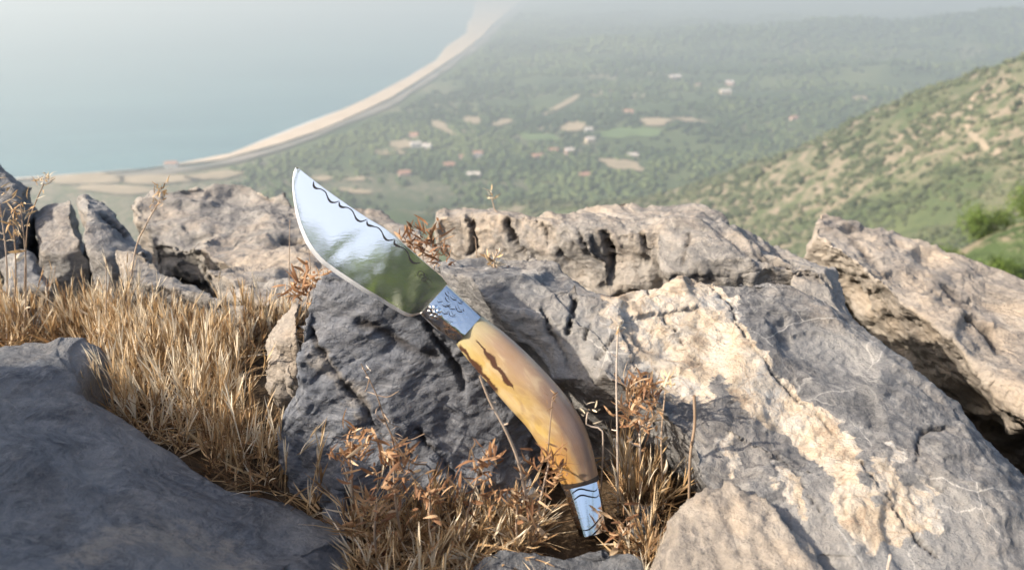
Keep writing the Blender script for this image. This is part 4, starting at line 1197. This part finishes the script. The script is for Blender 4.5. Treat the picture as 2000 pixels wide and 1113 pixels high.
# ------------------------------------------------------------------ green shrubs
def shrub(name, loc, rx, rz, n, leaf, label, seed, group, clumps=14, mat='leaf', lw=(.10, .2), tint=(.55, .2), stems=7):
    r = np.random.default_rng(seed)
    root = empty(name, loc); loc = np.array(loc, float)
    cc = r.normal(size=(clumps, 3)); cc /= np.linalg.norm(cc, axis=1)[:, None]
    cc = cc * np.array((rx, rx, rz)) * r.uniform(.3, .85, clumps)[:, None] + np.array((0, 0, rz * 1.0))
    cc[:, 2] = np.abs(cc[:, 2])
    cr = r.uniform(.25, .5, clumps) * rx
    k = r.integers(0, clumps, n)
    B = loc + cc[k] + r.normal(size=(n, 3)) * cr[k][:, None] * .5
    B[:, 2] = np.maximum(B[:, 2], loc[2])
    D = r.normal(size=(n, 3)) + np.array((0, 0, .9))
    bd = r.normal(size=(n, 3))
    T = np.clip(tint[0] + tint[1] * r.normal(size=n) + .15 * r.normal(size=clumps)[k], 0, 1)
    V, F, TT = blades(B, D, leaf * r.uniform(.6, 1.3, n), leaf * r.uniform(*lw, n), bd, r.uniform(0, .3, n), T, 2)
    fo = quad_obj('foliage', V, F, M[mat]); attr(fo, 'tint', TT); fo['kind'] = 'stuff'
    st = [tube(smooth_poly([loc, loc + cc[q] * .55 + np.array((0, 0, rz * .1)), loc + cc[q]], 8), (leaf * .12, leaf * .04), 5) for q in range(min(stems, clumps))]
    so = mesh_obj('stem', *merge(st), M['twig']); attr(so, 'tint', np.full(len(so.data.vertices), .2))
    adopt(root, fo, so)
    tag(root, label, 'shrub', group)
    return root
# ------------------------------------------------------------------ landscape far below
ZS = -200.0
def seap(px, py, z=ZS): return at_z(px, py, z)

def water():
    t = NT('sea_water'); c = t.coord()
    n = t.noise(t.mapping(c, (1, 1, 1)), .06, 6, .6)
    big = t.noise(t.mapping(c, (1, 2.5, 1)), .0022, 4, .6)
    col = t.mix(t.mrange(big, .35, .65), (.045, .12, .135), (.075, .165, .17))
    return t.set(Base_Color=col, Roughness=.22, IOR=1.33, Normal=t.bump(n, .25, 2.0))
M['water'] = water()
sx = np.concatenate([-np.geomspace(200, 24000, 22)[::-1], [0], np.geomspace(200, 24000, 22)])
sy = np.concatenate([[-3000, -500], np.geomspace(100, 24000, 36)])
X, Yg = np.meshgrid(sx, sy)
n = len(sx); i = np.arange(n - 1)[None] + n * np.arange(len(sy) - 1)[:, None]
sea = quad_obj('sea', np.stack([X.ravel(), Yg.ravel(), np.full(X.size, ZS)], 1), np.stack([i, i + 1, i + n + 1, i + n], -1).reshape(-1, 4), M['water'])
tag(sea, 'calm hazy blue-green sea far below', None, None, 'structure')

shore_px = [(-400, 372), (-100, 360), (90, 345), (150, 334), (230, 331), (330, 327), (400, 322), (445, 303), (500, 281), (560, 256), (640, 225), (720, 190), (800, 150), (850, 118), (875, 92), (908, 66), (918, 40), (926, 20), (930, 0), (940, -18), (960, -36), (1010, -47)]
inland_px = [(-400, 374), (-100, 363), (90, 352), (150, 341), (230, 337), (330, 333), (400, 328), (450, 309), (520, 292), (600, 269), (680, 234), (760, 196), (830, 152), (875, 122), (905, 102), (945, 70), (962, 50), (985, 30), (1012, 8), (1030, -12), (1048, -32), (1080, -46)]
shore = np.array([seap(*p)[:2] for p in shore_px]); inland = np.array([seap(*p)[:2] for p in inland_px])
shore = resample(shore, 260); inland = resample(inland, 260)
land_poly = [tuple(p) for p in shore] + [(24000, shore[-1, 1] + 400), (24000, -2500), (-3000, -2500), (-3000, shore[0, 1])]

land_in = [tuple(p) for p in inland] + [(24000, shore[-1, 1] + 400), (24000, -2500), (-3000, -2500), (-3000, inland[0, 1])]
rngl = np.random.default_rng(77)
ctrl = [(2000, 110, 430), (1900, 155, 450), (1700, 235, 500), (1500, 315, 560), (1350, 372, 620), (2000, 420, 250), (1700, 450, 330), (1500, 440, 420), (1200, 420, 560), (850, 405, 660), (2300, 40, 380), (2400, 300, 260), (1900, 300, 330)]
C3 = np.array([at_d(*c) for c in ctrl])
extra = [(420, 480, -145), (330, 620, -150), (230, 760, -185), (520, 620, -110), (60, 760, -198), (0, 330, -150), (-150, 420, -190), (150, 150, -60), (320, 160, -40), (-100, 250, -160), (260, 560, -110)]
C3 = np.vstack([C3, np.array(extra, float)])
def tps_fit(C):
    n = len(C)
    d = np.linalg.norm(C[:, None, :2] - C[None, :, :2], axis=2) / 300
    K = np.where(d > 0, d * d * np.log(np.maximum(d, 1e-9)), 0) + np.eye(n) * .02
    Pm = np.hstack([np.ones((n, 1)), C[:, :2] / 300])
    A = np.block([[K, Pm], [Pm.T, np.zeros((3, 3))]])
    return np.linalg.solve(A, np.concatenate([C[:, 2], [0, 0, 0]]))
WT = tps_fit(C3)
def hill_near(x, y):
    q = np.stack([x, y], 1)
    out = np.empty(len(q))
    for a in range(0, len(q), 50000):
        p = q[a:a + 50000]
        d = np.linalg.norm(p[:, None] - C3[None, :, :2], axis=2) / 300
        K = np.where(d > 0, d * d * np.log(np.maximum(d, 1e-9)), 0)
        out[a:a + 50000] = K @ WT[:-3] + WT[-3] + p[:, 0] / 300 * WT[-2] + p[:, 1] / 300 * WT[-1]
    w = np.clip((y - 60) / 60, 0, 1) * np.clip((820 - y) / 160, 0, 1) * np.clip((x + 200) / 80, 0, 1)
    return out * w + (-260) * (1 - w)
def land_z(x, y):
    x = np.asarray(x, float); y = np.asarray(y, float)
    P = np.stack([x, y, np.zeros_like(x)], 1)
    near = -0.55 - .62 * np.clip(y - 1.35, 0, 1e9) - .0006 * np.clip(y, 0, 1e4) ** 1.3
    near = np.where(y < 1.35, -0.55, near)
    near = near + 10.6 * np.exp(-(((x - 19) / 8) ** 2 + ((y - 31) / 7) ** 2))
    hn = hill_near(x, y)
    hn = hn + (fbm(P, .018, 4, 3) * 5 + fbm(P, .09, 3, 8) * 1.2) * (hn > -199)
    plain = ZS + 1.2 + .0 * x
    g = lambda cx, cy, sx_, sy_, h: h * np.exp(-(((x - cx) / sx_) ** 2 + ((y - cy) / sy_) ** 2))
    mid = g(1150, 2450, 620, 260, 62) + g(2100, 2600, 700, 420, 95) + g(480, 2300, 300, 160, 16) + g(620, 1330, 260, 110, 18) + g(2600, 5200, 1800, 500, 60) + g(700, 1750, 320, 120, 24)
    mid = mid * (1 + .35 * fbm(P, .004, 4, 15)) + np.clip(mid, 0, 20) * .25 * fbm(P, .012, 3, 12)
    far = np.clip((y - 700) / 500, 0, 1) * np.clip((x + .12 * y - 120) / 400, 0, 1)
    roll = np.clip(fbm(P, .0032, 3, 71) + .15, 0, 1) * 26 * far
    return np.maximum(np.maximum(near, hn), plain + mid + roll)

def land_mat():
    t = NT('scrubland'); c = t.coord()
    n1 = t.noise(c, .010, 6, .62); n2 = t.mix(.42, t.noise(c, .12, 6, .68), t.noise(c, 1.3, 4, .65)); n3 = t.noise(c, .0022, 4, .6)
    col = t.ramp(n1, [(.30, (.040, .060, .030)), (.48, (.075, .10, .042)), (.62, (.12, .14, .06)), (.8, (.18, .18, .09))])
    col = t.mix(t.mrange(n3, .42, .62, 0, .6), col, (.035, .058, .030))
    # bare soil between the shrubs, as the 'bare' attribute says
    b = t.math('MULTIPLY', t.attr('bare'), t.mrange(n2, .47, .53), True)
    col = t.mix(b, col, t.mix(t.noise(c, .2, 3), (.24, .19, .135), (.33, .265, .20)))
    col = t.mix(t.mrange(t.noise(c, .25, 5, .7), .4, .7, 0, .4), col, (.025, .045, .018))
    return t.set(Base_Color=col, Roughness=.95, Specular_IOR_Level=.1, Normal=t.bump(n2, .6, 3.0))
M['land'] = land_mat()
ry = np.concatenate([[-2500, -400, -60, -8], np.linspace(.8, 1.7, 6), np.geomspace(1.9, 21000, 330)])
rx = np.linspace(-1.35, 1.75, 300)
Yg = np.repeat(ry, len(rx)); Xg = np.tile(rx, len(ry)) * np.maximum(np.abs(Yg), 4.0)
Zg = land_z(Xg, Yg)
Zg = np.where(Yg < .5, -1.2 - .2 * np.abs(Yg), Zg)
P2 = np.stack([Xg, Yg], 1)
ins = inside(P2, land_in)
Zg = np.where(ins | (Yg < 500), Zg, ZS - 4.0)
dsh = seg_dist(P2, [tuple(p) for p in inland[::4]])
Zg = np.where((Yg > 500) & (dsh < np.maximum(45, .03 * Yg)), np.minimum(Zg, ZS + .12), Zg)
n = len(rx); i = np.arange(n - 1)[None] + n * np.arange(len(ry) - 1)[:, None]
land = quad_obj('land', np.stack([Xg, Yg, Zg], 1), np.stack([i, i + 1, i + n + 1, i + n], -1).reshape(-1, 4), M['land'])
onhill = (hill_near(Xg, Yg) > -185) & (Yg > 80) & (Yg < 800)
pv = np.stack([Xg, Yg, np.zeros_like(Xg)], 1)
bare = np.where((Yg > 20) & (Yg < 45), .9, np.where(onhill, 1.0 * np.clip(.55 + 1.6 * fbm(pv, .012, 3, 4) + (Xg - 100) / 300, 0, 1), np.clip(fbm(pv, .005, 3, 9) * 1.6 - .1, 0, .8) * (Yg < 2300)))
pl = to_px(np.stack([Xg, Yg, Zg], 1))
bare = np.where((Yg > 600) & (Yg < 1250) & (pl[:, 0] < 560), np.maximum(bare, np.clip((600 - pl[:, 0]) / 160, 0, 1)), bare)
attr(land, 'bare', bare)
tag(land, 'green hillside and wooded coastal plain down to the shore', None, None, 'structure')

def strip(name, A, B, z0, z1, mat, label):
    n = len(A)
    V = [(*a, z0) for a in A] + [(*((a + b) / 2), (z0 + z1) / 2 + .15) for a, b in zip(A, B)] + [(*b, z1) for b in B]
    F = [(i, i + 1, n + i + 1, n + i) for i in range(n - 1)] + [(n + i, n + i + 1, 2 * n + i + 1, 2 * n + i) for i in range(n - 1)]
    o = mesh_obj(name, V, F, mat)
    tag(o, label, None, None, 'structure')
    fix_normals(o, 80)
    return o
def flat_mat(name, a, b, scale, rough=.95):
    t = NT(name)
    return t.set(Base_Color=t.mix(t.mrange(t.noise(t.coord(), scale, 5, .6), .35, .65), a, b), Roughness=rough, Specular_IOR_Level=.15)
M['sand'] = flat_mat('beach_sand', (.44, .34, .24), (.53, .425, .315), .02)
M['dune'] = flat_mat('dune_scrub', (.12, .118, .095), (.25, .215, .18), .012)
M['field'] = flat_mat('dry_field', (.25, .20, .13), (.34, .27, .18), .03)
M['meadow'] = flat_mat('meadow', (.085, .125, .05), (.12, .165, .065), .03)
jitter = np.stack([noise(np.stack([np.arange(260) * .2, np.zeros(260), np.zeros(260)], 1), 1, k) for k in (3, 4)], 1)
sh2 = shore + jitter * np.linspace(5, 60, 260)[:, None]
strip('beach', sh2, inland, ZS + .25, ZS + 2.4, M['sand'], 'long pale sandy beach curving along the sea')
foam = np.clip(.25 + 1.4 * noise(np.stack([np.arange(260) * .45, np.zeros(260), np.zeros(260)], 1), 1, 23), 0.02, 1.3)[:, None] * np.linspace(7, 34, 260)[:, None]
outw = sh2 - inland; outw /= np.linalg.norm(outw, axis=1)[:, None]
M['foam'] = flat_mat('surf_foam', (.55, .58, .57), (.72, .73, .72), .05)
strip('surf', sh2 + outw * foam, sh2 - outw * 1.5, ZS + .12, ZS + .32, M['foam'], 'thin broken white surf line along the beach')
dune_px = [(p[0] + 10 + .010 * i * i, p[1] + 13 - .45 * i) for i, p in enumerate(inland_px)]
dune_in = resample(np.array([seap(*p)[:2] for p in dune_px]), 260)
dune_in = dune_in + np.stack([noise(np.stack([np.arange(260) * .33, np.zeros(260), np.zeros(260)], 1), 1, k) for k in (13, 14)], 1) * np.linspace(10, 60, 260)[:, None]
gap = inland + (dune_in - inland) * .35
strip('dune_belt', gap, dune_in, ZS + 2.0, ZS + 2.2, M['dune'], 'greyish dune belt running behind the beach')

def field(px, py, w, h, mat, label, tilt=0.0, seed=0):
    r = np.random.default_rng(seed + int(px))
    pts = []
    for k in range(14):
        a = 2 * math.pi * k / 14
        rr = 1 + .22 * r.normal() * .6
        pts.append((px + w / 2 * rr * math.cos(a), py + (h / 2 * math.sin(a)) * rr + tilt * math.cos(a) * w / 2))
    V = [seap(*p, ZS + 1.2) for p in pts]
    c = np.mean(V, axis=0)
    zz = land_z(np.array([v[0] for v in V] + [c[0]]), np.array([v[1] for v in V] + [c[1]]))
    W = [(v[0], v[1], z + 1.6) for v, z in zip(V, zz)] + [(c[0], c[1], zz[-1] + 1.6)]
    o = mesh_obj('field', W, [(k, (k + 1) % 14, 14) for k in range(14)], M[mat])
    tag(o, label, None, None, 'structure')
    fix_normals(o, 80)
for k, (px, py, w, h, m, tl) in enumerate([(922, 236, 36, 15, 'field', .1), (980, 241, 40, 11, 'field', -.2), (860, 247, 34, 16, 'field', .3), (785, 284, 44, 16, 'field', 0), (900, 262, 70, 12, 'field', .1), (1120, 254, 50, 13, 'field', 0),
                                          (1100, 210, 78, 9, 'field', -.45), (1190, 188, 70, 10, 'field', -.2), (1280, 253, 60, 14, 'field', 0), (1345, 248, 66, 10, 'field', 0), (1060, 258, 60, 10, 'field', 0), (1215, 325, 90, 22, 'field', .2),
                                          (1050, 270, 80, 16, 'meadow', .1), (1230, 268, 120, 14, 'meadow', 0), (170, 352, 150, 20, 'field', 0), (300, 352, 180, 18, 'field', 0), (230, 372, 160, 18, 'field', .05), (420, 345, 120, 16, 'field', -.1), (1675, 210, 36, 14, 'field', 0),
                                          (520, 318, 60, 8, 'dune', -.2), (620, 352, 60, 10, 'field', 0), (700, 352, 50, 8, 'field', 0), (1240, 200, 46, 9, 'field', 0), (760, 300, 60, 10, 'field', 0), (690, 375, 70, 9, 'field', .1), (1900, 8, 190, 5, 'field', 0)]):
    field(px, py, w, h, m, ('tan dry field' if m == 'field' else 'green meadow') + ' on the coastal plain', tl, k)

# woods on the plain: crowns that merge into one mass
def blob_mesh(name, C, S, mat, tints, squash=.75, seed=0, jit=.28):
    bm = bmesh.new(); bmesh.ops.create_icosphere(bm, subdivisions=1, radius=1)
    base = np.array([v.co for v in bm.verts]); fc = np.array([[v.index for v in f.verts] for f in bm.faces]); bm.free()
    r = np.random.default_rng(seed)
    nvb = len(base)
    V = base[None] * (1 + jit * r.normal(size=(len(C), nvb, 1)))
    V[:, :, 2] *= squash
    V = V * S[:, None, None] + C[:, None, :]
    Fs = fc[None] + (np.arange(len(C)) * nvb)[:, None, None]
    o = quad_obj(name, V.reshape(-1, 3), Fs.reshape(-1, 3), mat, smooth=False)
    attr(o, 'tint', np.repeat(tints, nvb))
    return o
def canopy_mat(name, stops):
    t = NT(name)
    col = t.ramp(t.attr('tint'), stops)
    col = t.mix(t.mrange(t.noise(t.coord(), .8, 4, .7), .35, .7, 0, .5), col, (.02, .034, .012))
    return t.set(Base_Color=col, Roughness=.9, Specular_IOR_Level=.1)
M['canopy'] = canopy_mat('woodland_canopy', [(0, (.030, .048, .026)), (.5, (.058, .085, .038)), (1, (.12, .145, .06))])
M['shrub'] = canopy_mat('hill_shrubs', [(0, (.040, .050, .028)), (.5, (.075, .088, .047)), (1, (.125, .13, .072))])
r = np.random.default_rng(5)
N0 = 42000
yy = np.exp(r.uniform(math.log(640), math.log(4200), N0)); xx = r.uniform(-.32, .75, N0) * yy
land_d = [tuple(p) for p in dune_in] + [(24000, shore[-1, 1] + 400), (24000, -2500), (-3000, -2500), (-3000, inland[0, 1])]
ok = inside(np.stack([xx, yy], 1), land_d) & (seg_dist(np.stack([xx, yy], 1), dune_in) > 25)
pn = np.stack([xx, yy, np.zeros(N0)], 1)
dens = 1.7 * fbm(pn, .0040, 4, 31) + .30 + .45 * (yy > 1750)
ok &= dens > r.normal(size=N0) * .25
ok &= hill_near(xx, yy) < ZS + 8
pxs = to_px(np.stack([xx, yy, np.full(N0, ZS + 2)], 1))
for (px, py, w, h) in [(922, 236, 40, 17), (980, 241, 44, 13), (860, 247, 40, 18), (785, 284, 50, 18), (1120, 254, 54, 14), (1280, 253, 64, 15), (1345, 248, 70, 12), (1215, 325, 90, 22), (240, 352, 330, 16), (1050, 270, 80, 14), (1230, 268, 120, 12), (1675, 210, 36, 14), (420, 345, 120, 16)]:
    ok &= ~((np.abs(pxs[:, 0] - px) < w / 2) & (np.abs(pxs[:, 1] - py) < h / 2))
xx, yy = xx[ok], yy[ok]
ss = r.uniform(3.0, 5.6, len(xx)) * np.clip(yy / 1500, .75, 1.7)
zz = land_z(xx, yy)
wood = blob_mesh('woodland', np.stack([xx, yy, zz + ss * .5], 1), ss, M['canopy'], np.clip(.42 + 1.0 * fbm(np.stack([xx, yy, zz], 1), .0035, 3, 40) + r.normal(size=len(xx)) * .2, 0, 1), .8, 6)
tag(wood, 'dark green woods and scrub covering the coastal plain', 'woods', None, 'stuff')
N1 = 26000
yy = np.exp(r.uniform(math.log(150), math.log(760), N1)); xx = r.uniform(-.1, .72, N1) * yy
hn = hill_near(xx, yy)
ok = (hn > -190) & (fbm(np.stack([xx, yy, hn * 0], 1), .03, 3, 51) - .02 + np.clip((300 - xx) / 900, -.2, .3) > r.normal(size=N1) * .2)
xx, yy = xx[ok], yy[ok]; zz = land_z(xx, yy)
ss = r.uniform(.6, 1.7, len(xx)) * np.clip(yy / 350, .7, 1.4)
shr = blob_mesh('hillside_scrub', np.stack([xx, yy, zz + ss * .3], 1), ss, M['shrub'], np.clip(.5 + .5 * fbm(np.stack([xx, yy, zz], 1), .02, 3, 60) + r.normal(size=len(xx)) * .2, 0, 1), .7, 9)
tag(shr, 'low green scrub dotted over the hillside at right', 'scrub', None, 'stuff')

q = r.random((1500, 2)); xx = 7 + 27 * q[:, 0]; yy = 22 + 22 * q[:, 1]
ok = fbm(np.stack([xx, yy, xx * 0], 1), .25, 3, 81) > -.15
xx, yy = xx[ok], yy[ok]; zz = land_z(xx, yy); ss = r.uniform(.10, .38, len(xx))
slo = blob_mesh('slope_scrub', np.stack([xx, yy, zz + ss * .3], 1), ss, M['shrub'], np.clip(r.normal(size=len(xx)) * .25 + .6, 0, 1), .7, 19)
tag(slo, 'low scrub on the near slope behind the tilted slab', 'scrub', None, 'stuff')
def on_land(px, py, dmin=120.0, dmax=6000.0):
    r0 = ray(px, py); ds = np.geomspace(dmin, dmax, 900)
    Pp = CAM + r0 * ds[:, None]
    below = Pp[:, 2] < land_z(Pp[:, 0], Pp[:, 1])
    k = int(below.argmax()) if below.any() else len(ds) - 1
    p = Pp[k]; return np.array((p[0], p[1], float(land_z(p[:1], p[1:2])[0])))
pp = [on_land(*p, 150, 900) for p in [(1932, 160), (1900, 195), (1893, 225), (1888, 250), (1905, 275), (1925, 292), (1948, 306)]]
pp = smooth_poly(pp, 40)
tt_ = np.gradient(pp, axis=0)[:, :2]; tt_ /= np.linalg.norm(tt_, axis=1)[:, None]
nn_ = np.stack([-tt_[:, 1], tt_[:, 0]], 1) * (1.0 + .5 * noise(pp, .1, 3))[:, None]
V = []
for p, q in zip(pp, nn_):
    for sg in (1, -1):
        xy = p[:2] + q * sg; V.append((*xy, float(land_z(xy[:1], xy[1:2])[0]) + .8))
M['track'] = flat_mat('dirt_track', (.22, .185, .13), (.30, .24, .17), .3)
po = mesh_obj('path', V, [(2 * k, 2 * k + 1, 2 * k + 3, 2 * k + 2) for k in range(39)], M['track']); fix_normals(po, 80)
tag(po, 'pale dirt path running down the right-hand hillside', None, None, 'structure')
# houses on the plain
def paint(name, c, rough=.8):
    t = NT(name)
    return t.set(Base_Color=t.mix(t.noise(t.coord(), .8, 4), c, tuple(x * .85 for x in c)), Roughness=rough)
M['white_wall'] = paint('white_plaster', (.62, .60, .57)); M['cream_wall'] = paint('cream_plaster', (.56, .46, .34)); M['pink_wall'] = paint('pink_plaster', (.50, .35, .29))
M['tile'] = paint('terracotta_tiles', (.36, .19, .13)); M['pale_roof'] = paint('pale_roof', (.54, .48, .43)); M['glass_dark'] = paint('dark_window', (.04, .05, .06), .2)
def box(x0, x1, y0, y1, z0, z1):
    V = [(x, y, z) for z in (z0, z1) for (x, y) in ((x0, y0), (x1, y0), (x1, y1), (x0, y1))]
    return V, [(3, 2, 1, 0), (4, 5, 6, 7), (0, 1, 5, 4), (1, 2, 6, 5), (2, 3, 7, 6), (3, 0, 4, 7)]
def house(px, py, w, d, h, wall, roof, rz, label):
    b = seap(px, py, ZS + 1.2)
    for _ in range(4):
        z = float(land_z(np.array([b[0]]), np.array([b[1]]))[0]); b = seap(px, py, z)
    w, d, h = w * .85, d * .85, h * .85
    root = empty('house', (b[0], b[1], z)); root.rotation_euler = (0, 0, rz)
    tag(root, label, 'house', 'houses on the coastal plain')
    mesh_obj('wall', *box(-w / 2, w / 2, -d / 2, d / 2, -.5, h), M[wall], root, False)
    e = .5; rh = .26 * d
    V = [(-w / 2 - e, -d / 2 - e, h), (w / 2 + e, -d / 2 - e, h), (w / 2 + e, d / 2 + e, h), (-w / 2 - e, d / 2 + e, h), (-w / 2 - e, 0, h + rh), (w / 2 + e, 0, h + rh)]
    rf = mesh_obj('roof', V, [(0, 1, 5, 4), (2, 3, 4, 5), (1, 2, 5), (3, 0, 4), (3, 2, 1, 0)], M[roof], root, False)
    mesh_obj('chimney', *box(w * .2, w * .2 + .8, -.4, .4, h + rh * .5, h + rh + 1), M[wall], rf, False)
    for k in (-1, 1):
        mesh_obj('window', *box(k * w * .28 - .6, k * w * .28 + .6, -d / 2 - .04, -d / 2 + .1, h * .35, h * .72), M['glass_dark'], root, False)
    mesh_obj('door', *box(-.6, .6, -d / 2 - .05, -d / 2 + .1, -.4, 2.1), M['tile'], root, False)
for a in [(812, 288, 13, 9, 6, 'white_wall', 'pale_roof', .3, 'white house at the left of a close white pair below the tan fields'),
          (834, 292, 12, 9, 6, 'white_wall', 'pale_roof', -.2, 'white house at the right of a close white pair below the tan fields'),
          (933, 307, 12, 9, 6, 'white_wall', 'tile', .1, 'bright white house alone on the plain above the pale ledge'),
          (877, 327, 13, 10, 4, 'pink_wall', 'tile', .2, 'reddish house low on the plain right of the blade tip'),
          (810, 268, 12, 10, 4, 'pink_wall', 'tile', -.3, 'small red-roofed house just above the white pair'),
          (1050, 309, 13, 9, 4, 'pink_wall', 'tile', .5, 'red-roofed house in the middle of the plain below the green meadow'),
          (1080, 298, 12, 8, 4, 'cream_wall', 'tile', .0, 'small cream house with red roof right above the mid-plain red house'),
          (1112, 301, 11, 9, 6, 'pink_wall', 'pale_roof', .2, 'pink house with pale roof right of the green meadow'),
          (1152, 279, 12, 9, 6, 'cream_wall', 'pale_roof', .3, 'cream house at the right end of the green meadow'),
          (1228, 226, 15, 11, 7, 'cream_wall', 'tile', -.4, 'cream house with red roof among dark woods above the long tan field'),
          (1318, 158, 22, 15, 9, 'pink_wall', 'pale_roof', .2, 'pale pink house high on the wooded slope'),
          (1424, 168, 16, 12, 8, 'pink_wall', 'pale_roof', -.2, 'pink house above the cream house on the wooded slope'),
          (1416, 184, 20, 12, 6, 'cream_wall', 'pale_roof', .1, 'cream house below the pink house on the wooded slope'),
          (1362, 170, 12, 9, 5, 'cream_wall', 'tile', .4, 'small cream house between the two clusters on the wooded slope'),
          (1550, 238, 11, 9, 7, 'pink_wall', 'tile', .3, 'small pink house at the foot of the right-hand hill'),
          (925, 346, 15, 9, 4, 'cream_wall', 'pale_roof', .0, 'pale low building nearest on the plain'),
          (790, 343, 13, 10, 4, 'pink_wall', 'tile', .3, 'brick-red house just right of the blade tip'),
          (1142, 347, 11, 9, 4, 'pink_wall', 'tile', .2, 'small red-roofed house by the brown clearing'),
          (1236, 308, 12, 9, 4, 'cream_wall', 'pale_roof', .1, 'pale cottage above the brown clearing'),
          (1150, 258, 11, 8, 5, 'white_wall', 'pale_roof', .1, 'small white cottage between the tan fields'),
          (335, 326, 15, 9, 5, 'white_wall', 'tile', .1, 'white building on the shore at the left end of the beach'),
          (905, 311, 9, 7, 4, 'pink_wall', 'tile', .2, 'small brown hut left of the bright white house')]:
    house(*a)

# air
hz = mesh_obj('haze', *box(-23000, 23000, -2900, 23000, ZS - 6, 6.0), None, None, False)
t = NT('haze_air')
t.t.nodes.remove(t.b)
pvn = t.n('VolumePrincipled')
pvn.inputs['Color'].default_value = (.66, .735, .755, 1)
pvn.inputs['Density'].default_value = 0.00051
pvn.inputs['Anisotropy'].default_value = 0.25
t.l(pvn.outputs[0], t.out.inputs['Volume'])
hz.data.materials.append(t.m)
tag(hz, 'pale sea haze lying over the coast', 'haze', None, 'stuff')
for k, (px, py, d, rx, lab) in enumerate([(1850, 462, 31, .9, 'bright green bush leftmost on the slope behind the tilted slab'), (1930, 452, 33, 1.2, 'bright green bush in the middle of the slope behind the tilted slab'),
                                          (2010, 450, 32, 1.2, 'bright green bush cut by the right edge of the frame'), (1960, 500, 29, .8, 'lower green bush just above the tilted slab at right')]):
    p = at_d(px, py, d); z = float(land_z(np.array([p[0]]), np.array([p[1]]))[0])
    shrub('green_bush', (p[0], p[1], z - .1), rx, rx * .55, 3200, .13, lab, 200 + k, 'green bushes on the slope at right', 16, tint=(.62, .2))
for k, (x, y, rx, rz, lab) in enumerate([(-.80, -1.35, .42, .30, 'green shrub mirrored at the left in the blade'), (-.15, -1.15, .34, .18, 'green shrub mirrored in the middle of the blade'), (.46, -1.35, .40, .24, 'green shrub mirrored toward the bolster end of the blade'),
                                         (-1.5, -2.2, .6, .50, 'larger green shrub farther back mirrored near the blade tip'), (-.3, -2.6, .6, .52, 'pale green shrub farthest behind the viewer in the blade reflection')]):
    z = .06 * max(-y - 1, 0)
    shrub('mirrored_shrub', (x, y, z), rx, rz, 1700, .13, lab, 300 + k, 'green shrubs behind the viewer', 18, tint=(.62, .35), lw=(.05, .11), stems=1)
